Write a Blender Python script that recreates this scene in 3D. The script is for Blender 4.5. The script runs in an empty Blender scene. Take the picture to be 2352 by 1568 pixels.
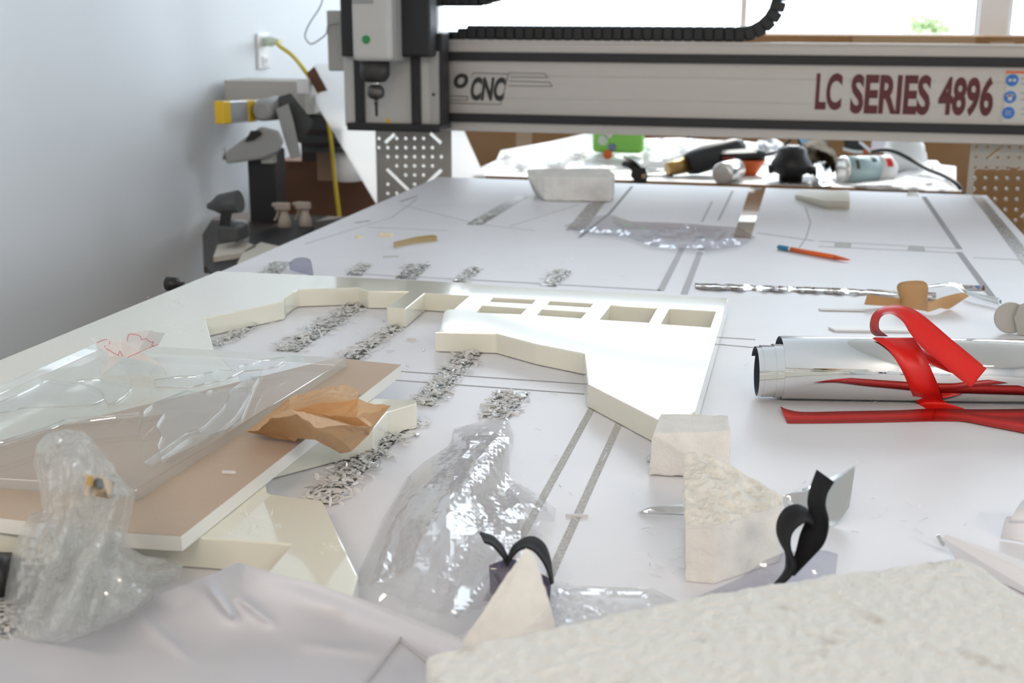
import bpy, bmesh, math, random
from mathutils import Vector, Matrix, noise

SC = bpy.context.scene
COL = SC.collection
T = 0.85                      # height of the router table's white top above the floor
HC = 0.39                     # camera height above that top
FPX = 2858.0                  # focal length in pixels of the 2352 px wide frame

# ------------------------------------------------------------------ camera
RIGHT = Vector((0.97313153, 0.23023584, 0.00254533))
UP = Vector((-0.06131274, 0.24846173, 0.96669929))
FWD = Vector((-0.22193641, 0.94088162, -0.25590233))
CAMP = Vector((0, 0, T + HC))
cd = bpy.data.cameras.new('camera')
cam = bpy.data.objects.new('camera', cd)
COL.objects.link(cam)
cam.matrix_world = Matrix(((RIGHT.x, UP.x, -FWD.x, CAMP.x), (RIGHT.y, UP.y, -FWD.y, CAMP.y),
                           (RIGHT.z, UP.z, -FWD.z, CAMP.z), (0, 0, 0, 1)))
cd.sensor_width = 36.0
cd.lens = FPX / 2352 * 36.0
cd.clip_start = 0.02
cd.dof.use_dof = True
cd.dof.focus_distance = 1.22
cd.dof.aperture_fstop = 8.6
SC.camera = cam

# ------------------------------------------------------------------ sky, lamps, exposure
wd = bpy.data.worlds.new('sky')
SC.world = wd
wd.use_nodes = True
bgn = wd.node_tree.nodes['Background']
bgn.inputs[0].default_value = (0.80, 0.90, 1.0, 1)
bgn.inputs[1].default_value = 4.8
SC.view_settings.view_transform = 'Standard'
SC.view_settings.look = 'None'
SC.view_settings.gamma = 1.0
SC.view_settings.use_curve_mapping = False
SC.view_settings.exposure = 0.42
SC.cycles.use_denoising = True
SC.cycles.max_bounces = 14
SC.cycles.transparent_max_bounces = 24
SC.cycles.caustics_reflective = False
SC.cycles.caustics_refractive = False
SC.cycles.sample_clamp_indirect = 8.0


def area_lamp(name, loc, rot, sx, sy, power, color, portal=False):
    ld = bpy.data.lights.new(name, 'AREA')
    ld.shape = 'RECTANGLE'
    ld.size, ld.size_y = sx, sy
    ld.energy = power
    ld.color = color
    if portal:
        ld.cycles.is_portal = True
    o = bpy.data.objects.new(name, ld)
    COL.objects.link(o)
    o.location, o.rotation_euler = loc, rot
    return o


# portals in the far windows and the unseen right window added for side light
area_lamp('window_daylight', (1.4, 5.0, 1.88), (math.radians(-90), 0, 0), 5.8, 1.45, 1, (1, 1, 1), True)
area_lamp('window_daylight', (5.0, 1.5, 1.88), (0, math.radians(90), 0), 1.45, 2.2, 1, (1, 1, 1), True)
# sun high behind the far windows: it reaches the rear bench and stops at the gantry
sd = bpy.data.lights.new('sunlight', 'SUN')
sd.energy = 2.6
sd.angle = math.radians(1.5)
sd.color = (1.0, 0.94, 0.86)
so = bpy.data.objects.new('sunlight', sd)
COL.objects.link(so)
so.rotation_euler = Vector((-0.03, -0.76, -0.65)).to_track_quat('-Z', 'Y').to_euler()
# two unseen ceiling fittings added as warm fill from behind the camera
FILL_XY = [(-0.2, -1.7), (1.9, -1.7)]
for lx, ly in FILL_XY:
    area_lamp('ceiling_fill_lamp', (lx, ly, 2.80), (0, 0, 0), 1.15, 0.28, 30, (1.0, 0.86, 0.74))


# ------------------------------------------------------------------ pixels of the photograph -> places
def ray(px, py):
    return FWD + RIGHT * ((px - 1176) / FPX) - UP * ((py - 784) / FPX)


def at(px, py, z=0.0):
    """the point at height z above the table top that shows at this pixel"""
    d = ray(px, py)
    return CAMP + d * ((T + z - CAMP.z) / d.z)


def atY(px, py, y):
    d = ray(px, py)
    return CAMP + d * (y / d.y)


def atX(px, py, x):
    d = ray(px, py)
    return CAMP + d * (x / d.x)


def mpp(p):
    """metres per pixel at a place"""
    return (p - CAMP).dot(FWD) / FPX


# ------------------------------------------------------------------ materials
MATS = {}


def M(name, col, rough=0.5, metal=0.0, bump=None, var=None, coat=0.0, sub=0.0, spec=0.5):
    if name in MATS:
        return MATS[name]
    m = bpy.data.materials.new(name)
    m.use_nodes = True
    nt = m.node_tree
    b = nt.nodes['Principled BSDF']
    b.inputs['Base Color'].default_value = (*col, 1)
    b.inputs['Roughness'].default_value = rough
    b.inputs['Metallic'].default_value = metal
    b.inputs['Coat Weight'].default_value = coat
    b.inputs['Coat Roughness'].default_value = 0.04
    b.inputs['Specular IOR Level'].default_value = spec
    if sub:
        b.inputs['Subsurface Weight'].default_value = sub
        b.inputs['Subsurface Radius'].default_value = (0.02, 0.014, 0.008)
        b.inputs['Subsurface Scale'].default_value = 0.4
    tc = nt.nodes.new('ShaderNodeTexCoord')
    if var:
        sc, amt = var[:2]
        c2 = var[2] if len(var) > 2 else tuple(max(0, c - amt) for c in col)
        n = nt.nodes.new('ShaderNodeTexNoise')
        n.inputs['Scale'].default_value = sc
        n.inputs['Detail'].default_value = 6
        nt.links.new(tc.outputs['Object'], n.inputs['Vector'])
        r = nt.nodes.new('ShaderNodeValToRGB')
        r.color_ramp.elements[0].position = var[3] if len(var) > 3 else 0.35
        r.color_ramp.elements[1].position = var[4] if len(var) > 4 else 0.65
        r.color_ramp.elements[0].color = (*c2, 1)
        r.color_ramp.elements[1].color = (*col, 1)
        nt.links.new(n.outputs['Fac'], r.inputs['Fac'])
        nt.links.new(r.outputs['Color'], b.inputs['Base Color'])
    if bump:
        n = nt.nodes.new('ShaderNodeTexNoise')
        n.inputs['Scale'].default_value = bump[0]
        n.inputs['Detail'].default_value = 5
        nt.links.new(tc.outputs['Object'], n.inputs['Vector'])
        bp = nt.nodes.new('ShaderNodeBump')
        bp.inputs['Strength'].default_value = bump[1]
        bp.inputs['Distance'].default_value = bump[2] if len(bump) > 2 else 0.002
        nt.links.new(n.outputs['Fac'], bp.inputs['Height'])
        nt.links.new(bp.outputs['Normal'], b.inputs['Normal'])
    MATS[name] = m
    return m


def M_clear(name, tint=(0.97, 0.98, 0.98), milky=0.06, gloss=0.06, rough=0.04, bump=None, milk=(0.9, 0.9, 0.9), edge=0.75):
    """clear plastic film or sheet: see-through, glossy at grazing angles, a little milky"""
    if name in MATS:
        return MATS[name]
    m = bpy.data.materials.new(name)
    m.use_nodes = True
    nt = m.node_tree
    nt.nodes.remove(nt.nodes['Principled BSDF'])
    out = nt.nodes['Material Output']
    tr = nt.nodes.new('ShaderNodeBsdfTransparent')
    tr.inputs[0].default_value = (*tint, 1)
    gl = nt.nodes.new('ShaderNodeBsdfGlossy')
    gl.inputs['Roughness'].default_value = rough
    di = nt.nodes.new('ShaderNodeBsdfDiffuse')
    di.inputs[0].default_value = (*milk, 1)
    tl = nt.nodes.new('ShaderNodeBsdfTranslucent')
    tl.inputs[0].default_value = (*milk, 1)
    md = nt.nodes.new('ShaderNodeMixShader')
    md.inputs[0].default_value = 0.65
    nt.links.new(di.outputs[0], md.inputs[1])
    nt.links.new(tl.outputs[0], md.inputs[2])
    m1 = nt.nodes.new('ShaderNodeMixShader')
    m1.inputs[0].default_value = milky
    nt.links.new(tr.outputs[0], m1.inputs[1])
    nt.links.new(md.outputs[0], m1.inputs[2])
    lw = nt.nodes.new('ShaderNodeLayerWeight')
    lw.inputs['Blend'].default_value = 0.5
    mr = nt.nodes.new('ShaderNodeMath')
    mr.operation = 'POWER'
    mr.inputs[1].default_value = 4.5
    nt.links.new(lw.outputs['Facing'], mr.inputs[0])
    mx = nt.nodes.new('ShaderNodeMapRange')
    mx.inputs['To Min'].default_value = gloss
    mx.inputs['To Max'].default_value = edge
    nt.links.new(mr.outputs[0], mx.inputs['Value'])
    m2 = nt.nodes.new('ShaderNodeMixShader')
    nt.links.new(mx.outputs[0], m2.inputs[0])
    nt.links.new(m1.outputs[0], m2.inputs[1])
    nt.links.new(gl.outputs[0], m2.inputs[2])
    nt.links.new(m2.outputs[0], out.inputs[0])
    if bump:
        tc = nt.nodes.new('ShaderNodeTexCoord')
        n = nt.nodes.new('ShaderNodeTexVoronoi' if bump[2] == 'v' else 'ShaderNodeTexNoise')
        n.inputs['Scale'].default_value = bump[0]
        nt.links.new(tc.outputs['Object'], n.inputs['Vector'])
        bp = nt.nodes.new('ShaderNodeBump')
        bp.inputs['Strength'].default_value = bump[1]
        bp.inputs['Distance'].default_value = 0.004
        nt.links.new(n.outputs[0], bp.inputs['Height'])
        for s in (gl, di, tl):
            nt.links.new(bp.outputs['Normal'], s.inputs['Normal'])
        nt.links.new(bp.outputs['Normal'], lw.inputs['Normal'])
    MATS[name] = m
    return m


def M_sheer(name, col, through=0.5, rough=0.8):
    """thin white stuff that lets light through (tracing paper, corrugated plastic)"""
    if name in MATS:
        return MATS[name]
    m = bpy.data.materials.new(name)
    m.use_nodes = True
    nt = m.node_tree
    b = nt.nodes['Principled BSDF']
    b.inputs['Base Color'].default_value = (*col, 1)
    b.inputs['Roughness'].default_value = rough
    t = nt.nodes.new('ShaderNodeBsdfTranslucent')
    t.inputs[0].default_value = (*col, 1)
    mx = nt.nodes.new('ShaderNodeMixShader')
    mx.inputs[0].default_value = through
    nt.links.new(b.outputs[0], mx.inputs[1])
    nt.links.new(t.outputs[0], mx.inputs[2])
    nt.links.new(mx.outputs[0], nt.nodes['Material Output'].inputs[0])
    MATS[name] = m
    return m


def M_emit(name, col, s):
    m = bpy.data.materials.new(name)
    m.use_nodes = True
    b = m.node_tree.nodes['Principled BSDF']
    b.inputs['Emission Color'].default_value = (*col, 1)
    b.inputs['Emission Strength'].default_value = s
    return m


WALL = M('wall paint', (0.80, 0.83, 0.86), 0.7, bump=(60, 0.08), var=(2.0, 0.02))
CEIL = M('ceiling paint', (0.82, 0.82, 0.80), 0.8, bump=(40, 0.1))
FLOOR = M('concrete floor', (0.30, 0.29, 0.28), 0.6, var=(3, 0.06), bump=(30, 0.2))
FRAME = M('white window frame', (0.80, 0.82, 0.84), 0.4, bump=(30, 0.03))
BED = M('white laminate', (0.79, 0.79, 0.825), 0.40, bump=(90, 0.05, 0.0006), var=(9, 0.02), spec=0.32)
MDF = M('brown fibreboard', (0.36, 0.22, 0.12), 0.8, bump=(200, 0.2), var=(30, 0.05))
CREAM = M('cream plastic', (0.80, 0.79, 0.685), 0.12, coat=0.6, sub=0.15, bump=(6, 0.04, 0.002), var=(4, 0.015))
FOAM = M('white foam', (0.80, 0.785, 0.75), 0.9, bump=(420, 0.55, 0.0015), var=(55, 0.07))
FOAMR = M('torn white foam', (0.82, 0.80, 0.74), 0.9, bump=(170, 1.0, 0.004), var=(70, 0.12))
SLABM = M('speckled white foam', (0.735, 0.74, 0.715), 0.9, bump=(190, 0.7, 0.003), var=(42, 0.22, (0.52, 0.48, 0.42), 0.24, 0.40))
KRAFT = M('kraft paper', (0.60, 0.37, 0.195), 0.75, bump=(120, 0.25), var=(14, 0.07))
MASK = M('tan masking paper', (0.53, 0.41, 0.31), 0.7, bump=(150, 0.15), var=(10, 0.03))
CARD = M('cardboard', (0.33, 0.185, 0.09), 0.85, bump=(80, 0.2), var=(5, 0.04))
CARDL = M('light cardboard', (0.50, 0.36, 0.25), 0.85, bump=(80, 0.2), var=(5, 0.04))
WHITE = M('white plastic', (0.82, 0.82, 0.82), 0.45, bump=(60, 0.05))
PAPER = M('white paper', (0.82, 0.82, 0.85), 0.8, bump=(90, 0.1))
BLACK = M('black plastic', (0.010, 0.010, 0.011), 0.5, bump=(120, 0.15))
BLACKR = M('black webbing', (0.006, 0.006, 0.008), 0.9, bump=(900, 0.5))
DGREY = M('dark grey plastic', (0.06, 0.065, 0.065), 0.5, bump=(120, 0.15))
GREY = M('grey casting', (0.33, 0.33, 0.32), 0.45, bump=(120, 0.1))
LGREY = M('light grey casting', (0.50, 0.49, 0.46), 0.45, bump=(80, 0.06))
ALU = M('anodised aluminium', (0.52, 0.49, 0.455), 0.42, 0.35, bump=(40, 0.03), var=(3, 0.02))
STEEL = M('perforated steel', (0.44, 0.42, 0.385), 0.45, 0.55, bump=(60, 0.05), var=(4, 0.04))
CHROME = M('polished steel', (0.7, 0.7, 0.68), 0.15, 1.0, bump=(30, 0.02))
MIRROR = M('mirror film', (0.86, 0.86, 0.85), 0.03, 1.0, bump=(9, 0.03, 0.001))
MIRRORC = M('crinkled mirror film', (0.86, 0.86, 0.85), 0.07, 1.0, bump=(160, 0.8, 0.002))
NAVY = M('dark backing of the film', (0.015, 0.02, 0.035), 0.4, bump=(50, 0.05))
SLOT = M('mirror slot', (0.90, 0.90, 0.88), 0.30, 0.7, bump=(400, 0.5, 0.0008), var=(420, 0.15, (0.16, 0.16, 0.155), 0.46, 0.62))
SLOTM = M('clean mirror slot', (0.72, 0.69, 0.64), 0.06, 1.0, bump=(25, 0.12, 0.001))
DUST = M('dusty groove', (0.62, 0.615, 0.60), 0.8, bump=(500, 0.6), var=(330, 0.18))
LINE = M('routed line', (0.40, 0.39, 0.40), 0.7, bump=(500, 0.4), var=(400, 0.12))
LINEL = M('pale routed line', (0.55, 0.55, 0.57), 0.7, bump=(500, 0.4), var=(300, 0.06))
RED = M('red tape', (0.72, 0.014, 0.010), 0.42, bump=(45, 0.2, 0.0015), coat=0.0)
ORANGE = M('orange plastic', (0.78, 0.13, 0.015), 0.4, bump=(50, 0.05))
YELLOW = M('yellow plastic', (0.80, 0.50, 0.02), 0.4, bump=(50, 0.05))
CORDY = M('yellow rubber', (0.62, 0.46, 0.03), 0.5, bump=(90, 0.1))
GREEN = M('green plastic', (0.22, 0.55, 0.08), 0.4, bump=(40, 0.06))
BLUE = M('blue plastic', (0.03, 0.20, 0.36), 0.4, bump=(40, 0.06))
LBLUE = M('light blue plastic', (0.25, 0.55, 0.80), 0.4, bump=(40, 0.06))
MAROON = M('maroon lettering', (0.10, 0.012, 0.014), 0.5, bump=(60, 0.03))
INK = M('black lettering', (0.02, 0.02, 0.02), 0.5, bump=(60, 0.03))
SIGNB = M('blue sign ink', (0.03, 0.17, 0.55), 0.5, bump=(60, 0.03))
BRASS = M('brassy nozzle', (0.35, 0.22, 0.07), 0.35, 0.8, bump=(60, 0.1))
BEIGE = M('beige plastic', (0.42, 0.36, 0.30), 0.5, bump=(60, 0.08))
OLIVE = M('olive cloth', (0.11, 0.085, 0.055), 0.9, bump=(200, 0.5), var=(30, 0.04))
LEAF = M('leaves', (0.42, 0.52, 0.28), 0.6, var=(9, 0.05), bump=(20, 0.3))
CHIPA = None
CHIPB = M('grey shaving', (0.62, 0.61, 0.59), 0.35, bump=(300, 0.3))
CHIPC = M('bright shaving', (0.75, 0.75, 0.74), 0.15, 0.9, bump=(300, 0.3))
PANE = M_clear('window pane', (0.99, 0.995, 0.995), 0.0, 0.03, 0.0)
ACRYL = M_clear('clear acrylic', (0.985, 0.99, 0.985), 0.02, 0.022, 0.012, edge=0.48)
ACRYLE = M_clear('acrylic edge', (0.93, 0.95, 0.94), 0.35, 0.40, 0.08, edge=0.8, milk=(0.98, 1.0, 0.98))
FILM = M_clear('clear film', (0.99, 0.99, 0.99), 0.24, 0.09, 0.05, bump=(30, 0.2, 'n'), edge=0.6, milk=(0.95, 0.95, 0.96))
FILMT = M_clear('thin clear film', (0.975, 0.975, 0.98), 0.05, 0.06, 0.06, bump=(30, 0.3, 'n'), edge=0.65)
FILMG = M_clear('grey clear plastic', (0.88, 0.88, 0.91), 0.08, 0.05, 0.06, edge=0.6, milk=(0.6, 0.6, 0.66))
FILMV = M_clear('violet grey clear plastic', (0.70, 0.70, 0.76), 0.14, 0.05, 0.06, edge=0.6, milk=(0.6, 0.6, 0.66))
BUBBLE = M_clear('bubble wrap', (0.975, 0.98, 0.97), 0.50, 0.12, 0.08, bump=(70, 0.35, 'n'), edge=0.6, milk=(0.97, 0.97, 0.94))
TRACE = M_sheer('tracing paper', (0.68, 0.68, 0.72), 0.25)
CORRU = M_sheer('white corrugated plastic', (0.92, 0.92, 0.92), 0.7)
PINKP = M_sheer('pinkish tracing paper', (0.90, 0.86, 0.85), 0.35)
FROST = M_sheer('frosted plastic', (0.62, 0.60, 0.56), 0.35, 0.35)
WISP = M_sheer('white film heap', (0.93, 0.93, 0.93), 0.45, 0.35)
REDINK = M('red pen line', (0.62, 0.05, 0.08), 0.6, bump=(60, 0.02))


CHIPA = M_sheer('white shaving', (0.93, 0.925, 0.91), 0.45, 0.4)


# ------------------------------------------------------------------ object helpers
def tag(o, label=None, cat=None, group=None, kind=None):
    if label:
        o['label'] = label
    if cat:
        o['category'] = cat
    if group:
        o['group'] = group
    if kind:
        o['kind'] = kind
    return o


def wloc(o):
    v = Vector(o.location)
    while o.parent:
        o = o.parent
        v += Vector(o.location)
    return v


def obj(name, bm, mats, parent=None, smooth=False, label=None, cat=None, group=None, kind=None):
    """link a bmesh drawn in world coordinates as one object whose origin is its base"""
    if not isinstance(mats, (list, tuple)):
        mats = [mats]
    if len(bm.verts):
        xs = [v.co.x for v in bm.verts]
        ys = [v.co.y for v in bm.verts]
        zs = [v.co.z for v in bm.verts]
        o0 = Vector(((min(xs) + max(xs)) / 2, (min(ys) + max(ys)) / 2, min(zs)))
    else:
        o0 = Vector()
    for v in bm.verts:
        v.co -= o0
    me = bpy.data.meshes.new(name)
    bm.to_mesh(me)
    bm.free()
    for m in mats:
        me.materials.append(m)
    if smooth:
        for p in me.polygons:
            p.use_smooth = True
    o = bpy.data.objects.new(name, me)
    COL.objects.link(o)
    if parent:
        o.parent = parent
        o.location = o0 - wloc(parent)
    else:
        o.location = o0
    tag(o, label, cat, group, kind)
    return o


def thing(name, loc, label, cat, group=None):
    o = bpy.data.objects.new(name, None)
    o.empty_display_size = 0.03
    COL.objects.link(o)
    o.location = loc
    return tag(o, label, cat, group)


def dup(root, loc, label=None):
    r = root.copy()
    COL.objects.link(r)
    r.location = loc
    if label:
        r['label'] = label
    for ch in list(root.children):
        c = ch.copy()
        COL.objects.link(c)
        c.parent = r
        for g in list(ch.children):
            d = g.copy()
            COL.objects.link(d)
            d.parent = c
    return r


def bevel(o, w=0.002, seg=2):
    m = o.modifiers.new('bevel', 'BEVEL')
    m.width = w
    m.segments = seg
    m.limit_method = 'ANGLE'
    m.angle_limit = math.radians(35)
    return o


def roughen(o, voxel, amt, size):
    r = o.modifiers.new('remesh', 'REMESH')
    r.mode = 'VOXEL'
    r.voxel_size = voxel
    t = bpy.data.textures.new('lumps', 'CLOUDS')
    t.noise_scale = size
    t.noise_depth = 3
    d = o.modifiers.new('lumps', 'DISPLACE')
    d.texture = t
    d.strength = amt
    d.mid_level = 0.5
    o.location.z += amt * 0.4
    return o


def new():
    return bmesh.new()


def add_box(bm, x0, x1, y0, y1, z0, z1, mi=0):
    """z is height above the table top"""
    vs = [bm.verts.new((x, y, z + T)) for z in (z0, z1) for y in (y0, y1) for x in (x0, x1)]
    for f in ((0, 2, 3, 1), (4, 5, 7, 6), (0, 1, 5, 4), (2, 6, 7, 3), (0, 4, 6, 2), (1, 3, 7, 5)):
        bm.faces.new([vs[i] for i in f]).material_index = mi
    return vs


def box(*a):
    bm = new()
    add_box(bm, *a)
    return bm


def add_hull(bm, pts):
    vs = [bm.verts.new(p) for p in pts]
    bmesh.ops.convex_hull(bm, input=vs)


def hull(pts):
    bm = new()
    add_hull(bm, pts)
    bmesh.ops.recalc_face_normals(bm, faces=bm.faces)
    return bm


def add_frame_box(bm, c, ax, ay, az, mi=0):
    """box about c with half-axes ax, ay, az (vectors)"""
    vs = [bm.verts.new(c + ax * i + ay * j + az * k) for k in (-1, 1) for j in (-1, 1) for i in (-1, 1)]
    for f in ((0, 2, 3, 1), (4, 5, 7, 6), (0, 1, 5, 4), (2, 6, 7, 3), (0, 4, 6, 2), (1, 3, 7, 5)):
        bm.faces.new([vs[i] for i in f]).material_index = mi


def add_rod(bm, p, q, r0, r1=None, n=20, caps=True, mi=0):
    r1 = r0 if r1 is None else r1
    d = (q - p).normalized()
    a = d.orthogonal().normalized()
    b = d.cross(a)
    A, B = [], []
    for i in range(n):
        t = 2 * math.pi * i / n
        e = a * math.cos(t) + b * math.sin(t)
        A.append(bm.verts.new(p + e * r0))
        B.append(bm.verts.new(q + e * r1))
    for i in range(n):
        j = (i + 1) % n
        f = bm.faces.new((A[i], A[j], B[j], B[i]))
        f.smooth = True
        f.material_index = mi
    if caps:
        bm.faces.new(A[::-1]).material_index = mi
        bm.faces.new(B).material_index = mi


def add_lathe(bm, p, axis, prof, n=28, mi=0):
    """prof: list of (distance along axis, radius)"""
    d = axis.normalized()
    a = d.orthogonal().normalized()
    b = d.cross(a)
    rings = []
    for s, r in prof:
        rings.append([bm.verts.new(p + d * s + (a * math.cos(2 * math.pi * i / n) + b * math.sin(2 * math.pi * i / n)) * max(r, 1e-5))
                      for i in range(n)])
    for A, B in zip(rings, rings[1:]):
        for i in range(n):
            j = (i + 1) % n
            f = bm.faces.new((A[i], A[j], B[j], B[i]))
            f.smooth = True
            f.material_index = mi
    bm.faces.new(rings[0][::-1]).material_index = mi
    bm.faces.new(rings[-1]).material_index = mi
    bmesh.ops.recalc_face_normals(bm, faces=bm.faces)


def spline(pts, k=6):
    """Catmull-Rom through points"""
    out = []
    P = [pts[0]] + list(pts) + [pts[-1]]
    for i in range(1, len(P) - 2):
        a, b, c, d = P[i - 1], P[i], P[i + 1], P[i + 2]
        for j in range(k):
            t = j / k
            out.append(0.5 * ((2 * b) + (c - a) * t + (2 * a - 5 * b + 4 * c - d) * t * t + (3 * b - a - 3 * c + d) * t ** 3))
    out.append(pts[-1])
    return out


def add_tube(bm, pts, r, n=10, mi=0):
    rings = []
    a = None
    for i, p in enumerate(pts):
        d = (pts[min(i + 1, len(pts) - 1)] - pts[max(i - 1, 0)]).normalized()
        a = d.orthogonal() if a is None else a - d * a.dot(d)
        a.normalize()
        b = d.cross(a)
        rings.append([bm.verts.new(p + (a * math.cos(2 * math.pi * k / n) + b * math.sin(2 * math.pi * k / n)) * r) for k in range(n)])
    for A, B in zip(rings, rings[1:]):
        for i in range(n):
            j = (i + 1) % n
            f = bm.faces.new((A[i], A[j], B[j], B[i]))
            f.smooth = True
            f.material_index = mi
    bm.faces.new(rings[0][::-1])
    bm.faces.new(rings[-1])


def tube(pts, r, k=6, n=10):
    bm = new()
    add_tube(bm, spline(pts, k), r, n)
    return bm


def add_ribbon(bm, L, R, th, k=6, rows=1, mi=0):
    """a strip between two edge curves, with thickness"""
    L, R = spline(L, k), spline(R, k)
    n = min(len(L), len(R))
    up, dn = [], []
    for i in range(n):
        t = (L[min(i + 1, n - 1)] + R[min(i + 1, n - 1)] - L[max(i - 1, 0)] - R[max(i - 1, 0)])
        nn = t.cross(R[i] - L[i])
        nn = nn.normalized() * th / 2 if nn.length > 1e-9 else Vector((0, 0, th / 2))
        up.append([bm.verts.new(L[i].lerp(R[i], j / rows) + nn) for j in range(rows + 1)])
        dn.append([bm.verts.new(L[i].lerp(R[i], j / rows) - nn) for j in range(rows + 1)])
    for i in range(n - 1):
        for j in range(rows):
            for q in ((up[i][j], up[i + 1][j], up[i + 1][j + 1], up[i][j + 1]), (dn[i][j], dn[i][j + 1], dn[i + 1][j + 1], dn[i + 1][j])):
                f = bm.faces.new(q)
                f.smooth = True
                f.material_index = mi
        for j in (0, rows):
            bm.faces.new((up[i][j], dn[i][j], dn[i + 1][j], up[i + 1][j])).material_index = mi
    for i in (0, n - 1):
        for j in range(rows):
            bm.faces.new((up[i][j], up[i][j + 1], dn[i][j + 1], dn[i][j])).material_index = mi


def ribbon(L, R, th, k=6, rows=1):
    bm = new()
    add_ribbon(bm, L, R, th, k, rows)
    return bm


def prism(loops, z0, z1, side=0, bottom=None):
    """flat sheet cut to outline loops[0] with holes loops[1:], from height z0 to z1 above the table"""
    bm = new()
    tops = []
    ed = []
    for lp in loops:
        vs = [bm.verts.new((p[0], p[1], T + z1)) for p in lp]
        tops.append(vs)
        ed += [bm.edges.new((vs[i], vs[(i + 1) % len(vs)])) for i in range(len(vs))]
    bmesh.ops.triangle_fill(bm, edges=ed, use_beauty=True)
    fs = list(bm.faces)
    mp = {}
    for vs in tops:
        for v in vs:
            mp[v] = bm.verts.new((v.co.x, v.co.y, T + z0))
    for f in fs:
        nf = bm.faces.new([mp[v] for v in reversed(f.verts)])
        nf.material_index = 0 if bottom is None else bottom
    for vs in tops:
        for i in range(len(vs)):
            a, b = vs[i], vs[(i + 1) % len(vs)]
            bm.faces.new((a, mp[a], mp[b], b)).material_index = side
    bmesh.ops.recalc_face_normals(bm, faces=bm.faces)
    return bm


def rough_hull(pts, step, top, side, thr):
    """solid hull whose upward faces are torn and lumpy (material 1) and the others nearly flat"""
    bm = hull(pts)
    bmesh.ops.dissolve_limit(bm, angle_limit=0.02, verts=bm.verts, edges=bm.edges)
    bmesh.ops.triangulate(bm, faces=bm.faces)
    bm.normal_update()
    for f in bm.faces:
        f.material_index = 1 if f.normal.z > thr else 0
    for _ in range(7):
        es = [e for e in bm.edges if e.calc_length() > step]
        if not es or len(bm.verts) > 30000:
            break
        bmesh.ops.subdivide_edges(bm, edges=es, cuts=1)
        bmesh.ops.triangulate(bm, faces=bm.faces)
    bm.normal_update()
    for v in bm.verts:
        k = sum(f.material_index for f in v.link_faces) / max(1, len(v.link_faces))
        n = noise.fractal(v.co * 90, 1.0, 2.2, 4) + 0.6 * abs(noise.noise(v.co * 45))
        v.co += v.normal * n * (top * k + side * (1 - k))
        v.co.z = max(v.co.z, T + 0.0005)
    return bm


def pxpoly(pts, z=0.0):
    return [at(x, y, z) for x, y in pts]


def inside(x, y, poly):
    c = False
    j = len(poly) - 1
    for i in range(len(poly)):
        xi, yi = poly[i]
        xj, yj = poly[j]
        if (yi > y) != (yj > y) and x < (xj - xi) * (y - yi) / (yj - yi) + xi:
            c = not c
        j = i
    return c


def edge_dist(x, y, poly):
    best = 1e9
    for i in range(len(poly)):
        x0, y0 = poly[i]
        x1, y1 = poly[(i + 1) % len(poly)]
        dx, dy = x1 - x0, y1 - y0
        t = max(0, min(1, ((x - x0) * dx + (y - y0) * dy) / (dx * dx + dy * dy + 1e-9)))
        best = min(best, math.hypot(x - x0 - dx * t, y - y0 - dy * t))
    return best


class Crumple:
    """creased height field: a sum of folded waves in random directions"""

    def __init__(self, seed, n=7, f0=0.012, f1=0.05):
        rnd = random.Random(seed)
        self.w = []
        for i in range(n):
            f = f0 * (f1 / f0) ** (i / max(1, n - 1))
            a = rnd.uniform(0, math.pi)
            self.w.append((math.cos(a) * f, math.sin(a) * f, rnd.random(), f0 / f))
        self.s = seed * 7.3

    def __call__(self, x, y):
        nx = noise.noise(Vector((x * 0.008, y * 0.008, self.s))) * 30
        ny = noise.noise(Vector((x * 0.008, y * 0.008, self.s + 5))) * 30
        t = 0
        s = 0
        for a, b, p, m in self.w:
            u = (x + nx) * a + (y + ny) * b + p
            t += abs((u % 1) - 0.5) * 2 * m
            s += m
        return t / s


def px_sheet(poly, step, zf):
    """a sheet over a pixel outline; zf(px, py, distance to the edge in px) gives its height above the table"""
    bm = new()
    x0 = min(p[0] for p in poly)
    x1 = max(p[0] for p in poly)
    y0 = min(p[1] for p in poly)
    y1 = max(p[1] for p in poly)
    nx = int((x1 - x0) / step) + 2
    ny = int((y1 - y0) / step) + 2
    V = {}

    def vert(i, j):
        if (i, j) not in V:
            x, y = x0 + i * step, y0 + j * step
            # pull points just outside onto the outline
            if not inside(x, y, poly):
                best = None
                for k in range(len(poly)):
                    a0, b0 = poly[k]
                    a1, b1 = poly[(k + 1) % len(poly)]
                    dx, dy = a1 - a0, b1 - b0
                    t = max(0, min(1, ((x - a0) * dx + (y - b0) * dy) / (dx * dx + dy * dy + 1e-9)))
                    q = (a0 + dx * t, b0 + dy * t)
                    dd = math.hypot(q[0] - x, q[1] - y)
                    if best is None or dd < best[0]:
                        best = (dd, q)
                x, y = best[1]
            V[(i, j)] = bm.verts.new(at(x, y, zf(x, y, edge_dist(x, y, poly))))
        return V[(i, j)]

    for i in range(-1, nx):
        for j in range(-1, ny):
            if any(inside(x0 + (i + a_) * step, y0 + (j + c_) * step, poly) for a_ in (0, 1) for c_ in (0, 1)):
                q = [vert(i, j), vert(i + 1, j), vert(i + 1, j + 1), vert(i, j + 1)]
                if len(set(q)) == 4:
                    try:
                        bm.faces.new(q)
                    except ValueError:
                        pass
    bmesh.ops.remove_doubles(bm, verts=bm.verts, dist=1e-5)
    bmesh.ops.triangulate(bm, faces=bm.faces)
    bmesh.ops.recalc_face_normals(bm, faces=bm.faces)
    return bm


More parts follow.
